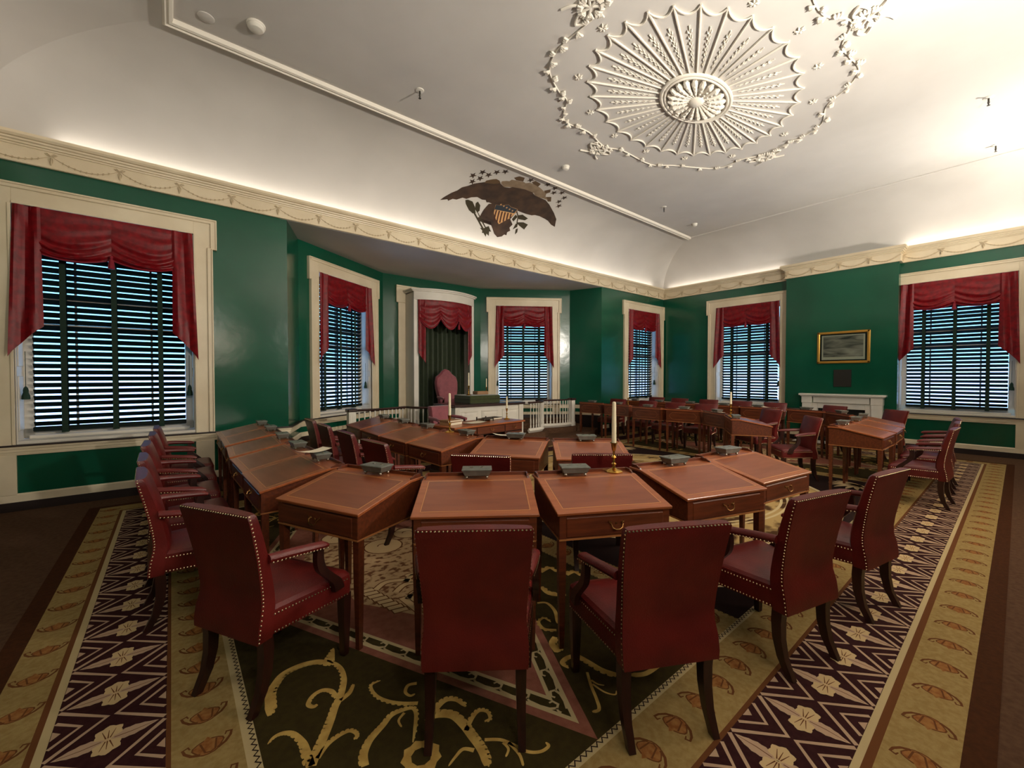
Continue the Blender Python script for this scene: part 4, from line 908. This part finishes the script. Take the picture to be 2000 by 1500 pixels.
# side panels: pointed lozenge with running scroll, corner acanthus
lay = [MB() for _ in range(5)]; wave = MB(); art = MB(); art0 = MB(); artl = MB(); sc_ = MB()
tops = {
 'A': ([(.41,1.752),(.433,1.787),(.472,1.839),(.51,1.894),(.54,1.941),(.573,1.998),(.608,2.043),(.638,2.097),(.663,2.16),(.673,2.241),(.659,2.309),(.624,2.376)], .036, .020), 'A2': ([(.645,2.311),(.604,2.373),(.544,2.403),(.48,2.408),(.423,2.391),(.38,2.341),(.35,2.285),(.337,2.205),(.326,2.136)], .030, .04),
 'fl': ([(.644,2.34),(.668,2.39),(.691,2.444)], .05, .01), 'S2': ([(.594,2.054),(.589,2.113),(.554,2.149),(.508,2.14),(.477,2.098),(.49,2.065),(.513,2.065)], .022, .016), 'S3': ([(.603,2.025),(.648,2.041),(.673,2.068),(.687,2.09)], .024, .012),
 'S4': ([(.407,1.754),(.411,1.832),(.41,1.89),(.389,1.962),(.358,1.994),(.322,1.998),(.293,1.974)], .034, .010), 'S5': ([(.437,1.773),(.484,1.812),(.531,1.827),(.578,1.825),(.597,1.797),(.594,1.775),(.581,1.774)], .022, .012),
 'S6': ([(.574,1.618),(.589,1.67),(.625,1.714),(.663,1.738),(.706,1.759),(.753,1.787),(.798,1.785),(.846,1.767),(.845,1.725),(.807,1.657),(.768,1.597)], .030, .014), 'S7': ([(.807,1.764),(.769,1.741),(.764,1.699)], .014, .008), 'S8': ([(.88,1.776),(.827,1.818),(.78,1.872),(.749,1.935),(.743,1.995),(.757,2.032),(.801,2.03)], .022, .012),
 'S9': ([(.934,1.896),(.895,1.911),(.865,1.879),(.872,1.842),(.896,1.838)], .020, .012), 'S11': ([(.866,1.656),(.935,1.695),(.993,1.709),(1.032,1.677),(1.045,1.616)], .03, .02), 'S12': ([(.876,1.675),(.926,1.654),(.969,1.609),(.979,1.536),(.976,1.468),(.973,1.405),(.962,1.351),(.944,1.316)], .038, .032),
 'S13': ([(.973,1.505),(1.035,1.546),(1.079,1.557),(1.104,1.528),(1.091,1.49),(1.064,1.494)], .022, .012), 'S14': ([(.946,1.403),(.915,1.436),(.871,1.426),(.829,1.409)], .02, .008), 'S15': ([(1.009,1.416),(1.061,1.373),(1.089,1.318),(1.112,1.26),(1.154,1.225),(1.197,1.222),(1.201,1.243)], .016, .014), 'S16': ([(1.062,1.356),(1.06,1.318),(1.029,1.297)], .014, .008), 'S17': ([(1.08,1.342),(1.079,1.271),(1.058,1.222)], .016, .01),
 'S18': ([(1.657,1.406),(1.6,1.333),(1.554,1.261),(1.513,1.212),(1.477,1.222)], .014, .018), 'S18b': ([(1.629,1.356),(1.633,1.317),(1.652,1.291)], .012, .006), 'S18c': ([(1.613,1.334),(1.617,1.263),(1.643,1.22),(1.669,1.231)], .012, .006), 'S19': ([(1.758,1.296),(1.729,1.371),(1.722,1.457),(1.71,1.524),(1.661,1.55),(1.606,1.539),(1.604,1.487)], .034, .02), 'S20': ([(2.147,1.152),(2.085,1.188),(1.991,1.197),(1.881,1.208),(1.812,1.252)], .016, .034),
 'S22': ([(1.789,1.76),(1.741,1.817),(1.763,1.89),(1.82,1.9),(1.822,1.841)], .024, .014), 'S22b': ([(1.905,2.056),(1.955,2.015),(1.928,1.91),(1.845,1.804)], .018, .026), 'S23': ([(1.736,1.719),(1.679,1.685),(1.658,1.61)], .03, .05), 'S24': ([(2.228,2.374),(2.336,2.376),(2.328,2.292)], .05, .02), 'S25': ([(2.354,2.214),(2.437,2.204),(2.427,2.125)], .05, .02), 'S26': ([(2.077,2.198),(2.056,2.092),(2.133,2.005)], .03, .05)}
pxc, pyc = (fx0 + PX[0]) / 2, (fy0 + fy1) / 2
def panel(mirror):
    T = (lambda p: (2 * XC - p[0] - ox, p[1] - oy)) if mirror else (lambda p: (p[0] - ox, p[1] - oy))
    dx, dy = (PX[0] - fx0) / 2, (fy1 - fy0) / 2
    lz = lambda k: [T((pxc, pyc - dy * k)), T((pxc + dx * k, pyc)), T((pxc, pyc + dy * k)), T((pxc - dx * k, pyc))]
    for i, k in enumerate((1.0, .955, .935, .885, .865)): lay[i].poly(lz(k), .0077 + .00015 * i)
    c = lz(.912)
    for s in range(4):
        a, b = Vector(c[s]), Vector(c[(s + 1) % 4]); L = (b - a).length; d = (b - a) / L; q = Vector((-d.y, d.x)); n = int(L / .14)
        for i in range(n):
            P = lambda u, v: (a.x + d.x * (i + u) * L / n + q.x * v, a.y + d.y * (i + u) * L / n + q.y * v)
            wave.ribbon([P(0, -.020), P(.3, -.026), P(.62, -.022), P(.82, -.004), P(.80, .020), P(.60, .026), P(.52, .010)], [.012, .014, .015, .015, .014, .012, .010], .0086)
            wave.ribbon([P(.80, -.006), P(.90, -.018), P(1.0, -.020)], .011, .0086)
    # shield art in the middle: disc, coils, bundle
    cir = lambda x, y, r, z, mbx, n=20: mbx.poly([T((x + r * cos(2 * pi * i / n), y + r * sin(2 * pi * i / n))) for i in range(n)], z)
    art0.poly([T((1.36 + .50 * cos(a) * (1 + .12 * sin(5 * a)), 3.42 + .95 * sin(a) * (1 + .10 * cos(7 * a)))) for a in [2 * pi * i / 40 for i in range(40)]], .00845)
    for x, y, r in ((1.47, 3.64, .16), (1.78, 3.80, .13), (1.20, 4.1, .13)):
        cir(x, y, r + .012, .0086, artl); cir(x, y, r, .0088, art)
        artl.ribbon([T((x + .05 * cos(q), y + .05 * sin(q))) for q in [i * .35 for i in range(9)]], .010, .0090)
    cc = [(1.12,2.92),(1.22,2.98),(1.34,2.93),(1.42,2.84),(1.52,2.86),(1.50,2.96),(1.38,2.98)]
    for dx_, dy_ in ((0, 0), (.10, -.12), (.22, -.02), (.12, -.26), (.32, -.16)):
        L_ = curve([(x + dx_, y + dy_, 0) for x, y in cc], 4); artl.ribbon([T(p) for p in L_], .062, .0086); art.ribbon([T(p) for p in L_], .042, .0088)
    for i in range(9):
        x, y = 1.22 + .05 * i, 2.54 + .012 * i; p = [(x - .02, y + .16), (x + .028, y + .16), (x + .044 + .01 * i, y - .06), (x - .004 + .01 * i, y - .075)]
        artl.poly([T((a - .006 * (1 if k in (0, 3) else -1), b)) for k, (a, b) in enumerate(p)], .0086); art.poly([T(q) for q in p], .0088)
    for i in range(8):
        x, y = 1.02 + .012 * i, 2.98 - .055 * i; art.poly([T(q) for q in ((x, y), (x + .09, y - .02), (x + .09, y - .06), (x, y - .042))], .0088); artl.poly([T(q) for q in ((x - .008, y + .008), (x + .098, y - .012), (x + .098, y - .068), (x - .008, y - .050))], .0086)
    random.seed(3)
    for i in range(70):
        x, y = pxc + random.gauss(0, .26), 3.5 + random.gauss(0, .45); a = random.uniform(-.6, .6); l = random.uniform(.08, .22)
        if abs(x - pxc) / dx + abs(y - pyc) / dy < .8 and y > 2.9:
            art.ribbon([T((x, y)), T((x + l * .5, y + l * a)), T((x + l, y + l * .2 * a))], [.006, .03, .006], .0084); artl.ribbon([T((x + .02, y - .03)), T((x + l, y - .03))], .009, .0084)
    for fy in (lambda y: y, lambda y: 2 * pyc - y):
        for k, (pts, w0, w1) in tops.items():
            pl = curve([(x, y, 0) for x, y in pts], 5); n = len(pl) - 1; P = [Vector(p[:2]) for p in pl]
            ww = []
            for i in range(n + 1):
                t = i / n; b = w0 + (w1 - w0) * t
                if t > .9: b *= 1 - (t - .9) * 6
                ww.append(b)
            sc_.ribbon([T((p.x, fy(p.y))) for p in P], ww, .0079)
            if w0 > .02:                                   # lobed leaf edge
                for i in range(2, n, 2):
                    d = (P[min(i + 1, n)] - P[i - 1]).normalized(); q = Vector((-d.y, d.x)); b = P[i] + q * ww[i] * .4; w = ww[i]
                    sc_.poly([T((v.x, fy(v.y))) for v in (b - d * w * .35, b - d * w * .3 + q * w * .3, b + q * w * .40 + d * w * .1, b + q * w * .38 + d * w * .45, b + q * w * .15 + d * w * .6, b + d * w * .5)], .0081)
        for i in range(9):                                 # open flower at the foot of the stem
            a = i * .7; sc_.poly([T((.765 + .075 * cos(a + b) * r, fy(1.515 + .075 * sin(a + b) * r))) for b, r in ((-.34, .55), (-.36, .95), (0, 1.1), (.36, .95), (.34, .55))], .0083)
panel(False); panel(True)
for mbx, nm, m in zip(lay, ('lozenge_edge', 'lozenge_line', 'lozenge_band', 'lozenge_line', 'lozenge_field'), (M_rpink, M_rcream, M_rolive, M_rcream, M_rpink)): mbx.obj(nm, m, rg, smooth=False, kind='stuff')
wave.obj('running_scroll', M_rcream, rg, smooth=False, kind='stuff'); art0.obj('shield_ground', M_rart, rg, smooth=False, kind='stuff'); art.obj('shield_art', M_rtan, rg, smooth=False, kind='stuff'); artl.obj('shield_art_outline', M_rline, rg, smooth=False, kind='stuff'); sc_.obj('acanthus_scrolls', M_rscroll, rg, smooth=False, kind='stuff')
# middle panel: round seal and corner leaf sprays
mb = MB(); mb.poly([(2.22 * cos(2 * pi * i / 72), 2.22 * sin(2 * pi * i / 72)) for i in range(72)], .0078); mb.obj('seal_disc', M_rseal, rg, smooth=False, kind='stuff')
mb = MB()
for r, w in ((2.25, .05), (1.75, .03), (1.68, .03)): mb.ribbon([(r * cos(2 * pi * i / 72), r * sin(2 * pi * i / 72)) for i in range(73)], w, .0081)
mb.obj('seal_ring', M_rcream, rg, smooth=False, kind='stuff')
mb = MB()
for sx_ in (-1, 1):
    for sy_ in (-1, 1):
        cx, cy = sx_ * (XC - PX[1] - .28), sy_ * ((fy1 - fy0) / 2 - 1.0 * .3)
        for i in range(9):
            a = math.atan2(-sy_, -sx_) + (i - 4) * .33; L = .42 - .03 * abs(i - 4)
            mb.ribbon([(cx + L * t * cos(a + .25 * t), cy + L * t * sin(a + .25 * t)) for t in (0, .25, .5, .75, 1)], [.02, .06, .07, .05, .01], .0079)
mb.obj('leaf_spray', M_rtan, rg, smooth=False, kind='stuff')
EAGLE = {'body':[(3.966,0.627),(4.01,0.684),(4.073,0.746),(4.119,0.791),(4.202,0.854),(4.252,0.923),(4.344,0.977),(4.424,1.044),(4.592,1.125),(4.655,1.185),(4.767,1.214),(4.907,1.187),(5.016,1.156),(5.127,1.176),(5.168,1.206),(5.437,1.244),(5.645,1.241),(5.757,1.204),(5.913,1.199),(6.073,1.193),(6.262,1.138),(6.561,1.019),(6.756,0.924),(6.879,0.776),(6.734,0.795),(6.581,0.846),(6.468,0.862),(6.287,0.878),(6.158,0.871),(6.093,0.847),(5.924,0.839),(5.747,0.844),(5.653,0.853),(5.454,0.866),(5.096,0.821),(4.954,0.83),(4.907,0.818),(4.862,0.85),(4.78,0.837),(4.655,0.855),(4.54,0.818),(4.467,0.771),(4.38,0.77),(4.28,0.711),(4.199,0.704),(4.127,0.653),(4.099,0.673)],'tail':[(5.08,0.84),(4.974,0.805),(4.935,0.679),(4.921,0.547),(4.877,0.522),(4.921,0.474),(5.022,0.54),(5.081,0.538),(5.06,0.607),(5.135,0.58),(5.203,0.565),(5.262,0.459),(5.331,0.399),(5.403,0.322),(5.503,0.272),(5.547,0.328),(5.616,0.31),(5.661,0.358),(5.727,0.356),(5.72,0.417),(5.783,0.461),(5.732,0.512),(5.772,0.583),(5.648,0.664),(5.695,0.831),(5.632,0.895)],'head':[(4.59,1.109),(4.595,1.157),(4.649,1.191),(4.682,1.21),(4.74,1.238),(4.819,1.232),(4.887,1.197),(4.784,1.147)],'shield':[(5.128,0.829),(5.268,0.849),(5.402,0.899),(5.487,0.874),(5.674,0.874),(5.679,0.78),(5.62,0.673),(5.434,0.518),(5.309,0.589),(5.195,0.682)],'chief':[(5.133,0.828),(5.27,0.847),(5.404,0.897),(5.486,0.871),(5.669,0.869),(5.652,0.786),(5.458,0.771),(5.166,0.746)],'cloud':[(4.893,1.199),(4.873,1.234),(4.945,1.268),(5.004,1.28),(5.013,1.32),(5.106,1.337),(5.267,1.361),(5.318,1.351),(5.387,1.389),(5.509,1.387),(5.676,1.37),(5.806,1.338),(5.938,1.305),(5.981,1.26),(6.119,1.208),(5.991,1.205),(5.774,1.191),(5.691,1.238),(5.512,1.233),(5.353,1.215),(5.189,1.205),(5.057,1.17),(5.016,1.156)],'ray':[(5.012,1.366),(5.066,1.427),(5.185,1.438),(5.245,1.362),(5.101,1.34)],'ray2':[(5.403,1.406),(5.428,1.459),(5.592,1.443),(5.617,1.368),(5.496,1.382)],'ray3':[(5.819,1.343),(5.901,1.418),(5.969,1.358),(5.924,1.3)],'ray4':[(6.0,1.246),(6.11,1.285),(6.219,1.201),(6.157,1.181)],'bud':[(4.457,0.748),(4.506,0.767),(4.618,0.76),(4.723,0.687),(4.801,0.591),(4.739,0.57),(4.626,0.607),(4.504,0.69)],'bud2':[(4.697,0.751),(4.726,0.787),(4.818,0.738),(4.861,0.648),(4.831,0.605),(4.747,0.65)],'stem':[(4.752,0.58),(4.793,0.589),(4.955,0.482),(5.128,0.356),(5.096,0.335),(4.927,0.461)],'stem2':[(4.827,0.611),(4.844,0.615),(5.056,0.474),(5.177,0.382),(5.15,0.376),(5.021,0.467)],'arrow':[(5.017,0.363),(5.104,0.366),(5.166,0.409),(5.214,0.434),(5.314,0.342),(5.264,0.34),(5.282,0.252),(5.213,0.284),(5.209,0.222),(5.133,0.283),(5.096,0.275),(5.092,0.319)],'twig':[(5.624,0.861),(5.649,0.868),(5.814,0.749),(5.875,0.621),(5.846,0.63),(5.787,0.742)],'leaf':[(5.685,0.672),(5.708,0.771),(5.787,0.742),(5.752,0.641)],'leaf2':[(5.755,0.766),(5.867,0.809),(6.055,0.773),(6.012,0.723),(5.848,0.709)],'leaf3':[(5.836,0.643),(6.004,0.681),(6.152,0.665),(6.124,0.555),(5.933,0.602)],'leaf4':[(5.83,0.494),(5.838,0.613),(5.884,0.638),(5.914,0.566)],'leaf5':[(5.94,0.414),(5.903,0.517),(5.952,0.543),(5.977,0.469)],'stars':[(4.293,1.158),(4.402,1.261),(4.543,1.255),(4.629,1.346),(4.752,1.411),(4.455,1.154),(4.367,1.063),(5.334,1.439),(5.721,1.482),(5.94,1.463),(6.045,1.377),(6.188,1.435),(6.378,1.361),(6.381,1.255),(6.493,1.176)],'stripe0':[(5.201,0.743),(5.233,0.747),(5.306,0.549),(5.273,0.542)],'stripe1':[(5.273,0.746),(5.306,0.751),(5.384,0.54),(5.352,0.533)],'stripe2':[(5.347,0.75),(5.379,0.755),(5.457,0.554),(5.425,0.547)],'stripe3':[(5.42,0.754),(5.453,0.759),(5.524,0.588),(5.492,0.581)],'stripe4':[(5.495,0.758),(5.528,0.763),(5.587,0.632),(5.554,0.625)],'stripe5':[(5.571,0.762),(5.604,0.767),(5.643,0.685),(5.611,0.678)]}
# ------------------------------------------------------------------ ceiling ornament
md = thing('ceiling_medallion', 'white plaster oval ribbed medallion with vine garland on the ceiling', 'plasterwork', (5.52, 2.82, ZCE))
A1, B1, A2_, B2_ = 1.79, 1.14, .60, .37
NR = 32; off = R(6.6)
for k in range(NR):
    a = off + 2 * pi * k / NR; b = a + 2 * pi / NR; m_ = (a + b) / 2
    mb = MB(); mb.tube([(A2_ * cos(a), B2_ * sin(a), -.012), (A1 * cos(a), B1 * sin(a), -.008)], [.009, .013], 6); mb.obj('rib', M_relief, md)
    mb = MB(); pts = []
    for i in range(9):
        t = i / 8; q = a + (b - a) * t; r = 1 - .075 * sin(pi * t) ** .7; pts.append((A1 * cos(q) * r, B1 * sin(q) * r, -.012))
    mb.tube(pts, [.007, .009, .011, .012, .012, .012, .011, .009, .007], 6); mb.obj('scallop', M_relief, md)
    mb = MB(); P = lambda r: Vector((A1 * cos(m_) * r, B1 * sin(m_) * r, -.006)); d = (P(1) - P(.4)).normalized(); q = Vector((-d.y, d.x, 0))
    mb.tube([P(.40), P(.82)], [.004, .007], 5); w = (A1 + B1) / 2 * .012
    for i in range(7):
        r = .42 + .055 * i; s = .5 + .10 * i
        for sg in (-1, 1): mb.tube([P(r), P(r + .018) + q * sg * .016 * s + Vector((0, 0, -.006)), P(r + .035) + q * sg * .020 * s], [.003, .009 * s, .003], 5)
    mb.obj('husk_sprig', M_relief, md)
def ell(a, b, z, r, name):
    mb = MB(); n = 64; rs = []
    for i in range(n + 1):
        q = 2 * pi * i / n; nx, ny = cos(q), sin(q); rs.append([(a * cos(q) + nx * r * cos(t), b * sin(q) + ny * r * cos(t), z + r * .8 * sin(t)) for t in [2 * pi * j / 8 for j in range(8)]])
    mb.rings(rs, False, False); mb.obj(name, M_relief, md)
ell(.60, .37, -.02, .026, 'outer_ring'); ell(.55, .335, -.03, .018, 'inner_ring')
for k in range(20):
    a = 2 * pi * k / 20; mb = MB()
    mb.tube([(A * cos(a) * 1.0, A * .615 * sin(a), -.03 - .02 * sin(pi * min(1, (A - .1) / .42))) for A in (.11, .22, .34, .44, .50)], [.012, .020, .030, .042, .020], 7)
    for i, A in enumerate((.24, .33, .42)): mb.ball((A * cos(a + .0), A * .615 * sin(a), -.068), .014 + .006 * i, 6, 4)
    mb.obj('petal', M_relief, md)
mb = MB(); mb.lathe([(.12, 0), (.11, -.04), (.085, -.07), (.04, -.085), (.001, -.088)], 20); mb.obj('boss', M_relief, md)
for x, y in ((3.626,2.887),(3.976,3.546),(4.63,3.907),(5.367,4.046),(6.137,3.985),(6.846,3.697),(7.408,3.151),(7.363,2.36),(6.793,1.838),(6.073,1.597),(5.296,1.563),(4.555,1.74)):
    mb = MB()
    for i in range(6):
        a = i * pi / 3 + x; mb.tube([(.008 * cos(a), .008 * sin(a), -.010), (.034 * cos(a), .034 * sin(a), -.014), (.056 * cos(a), .056 * sin(a), -.004)], [.006, .012, .003], 5)
    mb.obj('floret', M_relief, md, loc=(x - 5.52, y - 2.82, 0))
vp = [(3.449,3.092),(3.463,3.399),(3.609,3.69),(3.952,3.877),(4.188,3.944),(4.392,4.206),(4.582,4.284),(4.986,4.236),(5.487,4.338),(5.835,4.222),(6.575,4.186),(6.924,3.95),(7.629,3.509),(7.649,3.083),(7.807,2.741),(7.688,2.44),(7.66,2.188),(7.48,1.912),(7.043,1.745),(6.814,1.472),(6.53,1.298),(6.187,1.317),(5.907,1.331),(5.58,1.179),(5.3,1.33),(4.991,1.354),(4.6,1.30),(4.25,1.45),(3.95,1.75),(3.55,1.95),(3.38,2.3),(3.45,2.7)]
vc = curve([(x - 5.52, y - 2.82, -.008) for x, y in vp], 5, True); vc.append(vc[0])
mb = MB(); mb.tube(vc, .0085, 6); mb.obj('vine', M_relief, md)
mb = MB()
for s in (-1, 0, 1): mb.tube([(0, 0, -.006), (.03, s * .018, -.02), (.062, s * .034, -.014), (.075, s * .030, -.004)], [.006, .016, .015, .004], 6)
mb.ball((.02, 0, -.016), .014, 6, 4); fl_me = mb.mesh('flower', M_relief)
for i in range(0, len(vc) - 1, 2):
    p, d = vc[i], (vc[i + 1] - vc[i]); a = math.atan2(d.y, d.x) + (1.2 if (i // 2) % 2 else -1.2) + random.uniform(-.3, .3)
    inst('flower', fl_me, md, p, (0, 0, a), (random.uniform(.75, 1.1),) * 3)
for x, y in ((3.32, 2.80), (5.487, 4.46), (7.86, 2.80), (5.653, 1.06)):
    for i in range(8): a = i * pi / 4; inst('flower', fl_me, md, (x - 5.52 + .07 * cos(a), y - 2.82 + .07 * sin(a), -.004), (0, 0, a), (1.0, 1.0, 1.0))
    for s in (-1, 1):
        mb = MB(); mb.tube(curve([(0, 0, -.01), (.14 * s, .10, -.02), (.24 * s, .04, -.015), (.12 * s, -.03, -.015), (0, 0, -.01), (.10 * s, -.14, -.01), (.22 * s, -.20, -.006)], 4), .014, 6); o = mb.obj('ribbon_bow', M_relief, md, loc=(x - 5.52, y - 2.82, 0)); o.rotation_euler = (0, 0, math.atan2(y - 2.82, x - 5.52) + pi / 2)
# fire detectors and sprinklers
def detector(x, y, r, label):
    t = thing('smoke_detector', label, 'smoke detector', (x, y, ZCE)); MB().lathe([(r * 1.05, 0), (r * 1.05, -.012), (r, -.018)], 20).obj('base', M_plastic, t); MB().lathe([(r * .95, -.016), (r * .95, -.035), (r * .75, -.055), (r * .3, -.066), (.001, -.067)], 20).obj('dome', M_plastic, t)
detector(.741, 5.207, .085, 'white domed smoke detector near the left end of the ceiling'); detector(5.488, 5.191, .065, 'white smoke detector on the ceiling above the painted eagle'); detector(9.99, 5.117, .06, 'small white smoke detector near the far ceiling corner')
t = thing('cover_plate', 'flat round white cover plate on the ceiling left of a smoke detector', 'cover plate', (.322, 5.428, ZCE)); MB().lathe([(.075, 0), (.075, -.008), (.06, -.014), (.001, -.015)], 20).obj('disc', M_plaster, t)
def sprinkler(x, y, label):
    t = thing('sprinkler', label, 'sprinkler', (x, y, ZCE)); MB().lathe([(.055, 0), (.052, -.008), (.03, -.014)], 16).obj('escutcheon', M_plastic, t)
    MB().lathe([(.010, 0), (.010, -.06), (.014, -.065), (.010, -.075), (.006, -.10), (.018, -.104), (.018, -.107)], 10).obj('nozzle', M_steel, t)
sprinkler(2.559, 5.03, 'ceiling sprinkler casting twin shadows, left of the eagle'); sprinkler(8.471, 5.042, 'small ceiling sprinkler between the medallion and the far corner'); sprinkler(8.53, .323, 'dark ceiling sprinkler in the bright patch on the right'); sprinkler(10.368, .305, 'ceiling sprinkler by the right-hand cove')
# ------------------------------------------------------------------ painted eagle on the cove (flat paint, 3 mm proud)
eg = thing('eagle_mural', 'painted brown spread eagle with shield, cloud and stars on the cove', 'mural', (5.4, 7.0, 4.6))
def covep(x, t, o):
    return (x - 5.4, YF - 1.538 * (1 - cos(t)) - o * cos(t) - 7.0, ZCT + (ZCE - ZCT) * sin(t) - o * sin(t) - 4.6)
def paint(name, polys, m, o):
    bm = bmesh.new()
    for P in polys:
        vs_ = [bm.verts.new((x, t, 0)) for x, t in P]
        try: bm.faces.new(vs_)
        except ValueError: pass
    bmesh.ops.triangulate(bm, faces=bm.faces[:])
    for i in range(1, 40):
        tt = i * .04; bmesh.ops.bisect_plane(bm, geom=bm.verts[:] + bm.edges[:] + bm.faces[:], plane_co=(0, tt, 0), plane_no=(0, 1, 0))
    bm.verts.index_update(); mb = MB(); mb.add([covep(v.co.x, v.co.y, o) for v in bm.verts], [[v.index for v in f.verts] for f in bm.faces]); bm.free()
    return mb.obj(name, m, eg, smooth=False)
E_ = EAGLE
paint('cloud', [E_['cloud']], M_cloud, .003); [paint('sun_ray', [E_[k]], M_ray, .0025) for k in ('ray', 'ray2', 'ray3', 'ray4')]
paint('tail_and_legs', [E_['tail']], M_eagle, .0032); paint('wings_and_body', [E_['body']], M_eagle, .004); paint('head', [E_['head']], M_ray, .0044)
paint('shield', [E_['shield']], M_buff, .005); paint('chief', [E_['chief']], M_blue, .0056)
for k in range(6): paint('stripe', [E_['stripe%d' % k]], M_stripe, .0056)
paint('arrow_bundle', [E_['bud'], E_['bud2'], E_['stem'], E_['stem2'], E_['arrow']], M_olive, .0036); paint('olive_branch', [E_['twig'], E_['leaf'], E_['leaf2'], E_['leaf3'], E_['leaf4'], E_['leaf5']], M_olive, .0046)
for x, t in E_['stars']: paint('star', [[(x + (.075 if i % 2 == 0 else .030) * sin(i * pi / 5), t + (.058 if i % 2 == 0 else .023) * cos(i * pi / 5)) for i in range(10)]], M_eagle, .003)
cx_, cy_ = zip(*E_['chief']); mxx = sum(cx_) / len(cx_); mt = sum(cy_) / len(cy_)
for i in range(5):
    u = (i - 2) * .085; paint('star', [[(mxx + u + (.026 if j % 2 == 0 else .011) * sin(j * pi / 5), mt + .012 - u * .12 + (.020 if j % 2 == 0 else .009) * cos(j * pi / 5)) for j in range(10)]], M_buff, .0062)
# ------------------------------------------------------------------ fireplace, engraving, plaque
fp = thing('fireplace', 'white marble chimneypiece with dark opening on the green chimney breast', 'fireplace', (CBX, 2.612, 0), pi / 2)
# local: x runs along the wall (towards +Y of the room), y into the room
def fbox(name, x0, x1, y0, y1, z0, z1, m, c=.006): return MB().cbox(x0, x1, y0, y1, z0, z1, c).obj(name, m, fp)
fbox('mantel_shelf', -.80, .80, 0, .20, 1.09, 1.135, M_marble); fbox('bed_mould', -.77, .77, 0, .17, 1.065, 1.092, M_marble)
fbox('frieze_slab', -.52, .52, 0, .12, .92, 1.068, M_marble)
for s in (-1, 1):
    a, b = sorted((s * .74, s * .55)); fbox('jamb', a, b, 0, .14, .16, .92, M_marble); fbox('corner_block', min(s * .75, s * .54), max(s * .75, s * .54), 0, .15, .91, 1.068, M_marble); fbox('plinth', min(s * .76, s * .53), max(s * .76, s * .53), 0, .16, 0, .17, M_marble)
    fbox('slip', min(s * .55, s * .44), max(s * .55, s * .44), 0, .08, 0, .92, M_marble)
fbox('slip_lintel', -.44, .44, 0, .08, .79, .92, M_marble); fbox('firebox', -.44, .44, 0, .02, 0, .79, M_black); fbox('hearth', -.85, .85, 0, .45, 0, .012, M_marble)
pc = thing('framed_engraving', 'gilt-framed dark monochrome engraving hanging above the mantel', 'picture', (CBX, 2.60, 2.215), pi / 2)
w, h = .49, .37
for x0, x1, z0, z1 in ((-w, w, h - .055, h), (-w, w, -h, -h + .055), (-w, -w + .055, -h, h), (w - .055, w, -h, h)): MB().cbox(x0, x1, 0, .04, z0, z1, .012).obj('frame_rail', M_gilt, pc)
MB().cbox(-w + .05, w - .05, 0, .015, -h + .05, h - .05, .002).obj('dark_mount', M_black, pc); MB().cbox(-w + .09, w - .09, .005, .018, -h + .085, h - .085, .001).obj('paper_margin', M_paper, pc); MB().cbox(-w + .12, w - .12, .008, .021, -h + .15, h - .105, .001).obj('print', M_print, pc)
MB().box(-w + .055, w - .055, .024, .026, -h + .055, h - .055).obj('pane', M_glass, pc, smooth=False)
tag(MB().cbox(-.165, .165, 0, .022, -.20, .20, .006).obj('wall_plaque', M_plaque, None, loc=(CBX, 2.60, 1.50)), 'small dark square plaque between the engraving and the mantel', 'plaque').rotation_euler = (0, 0, pi / 2)
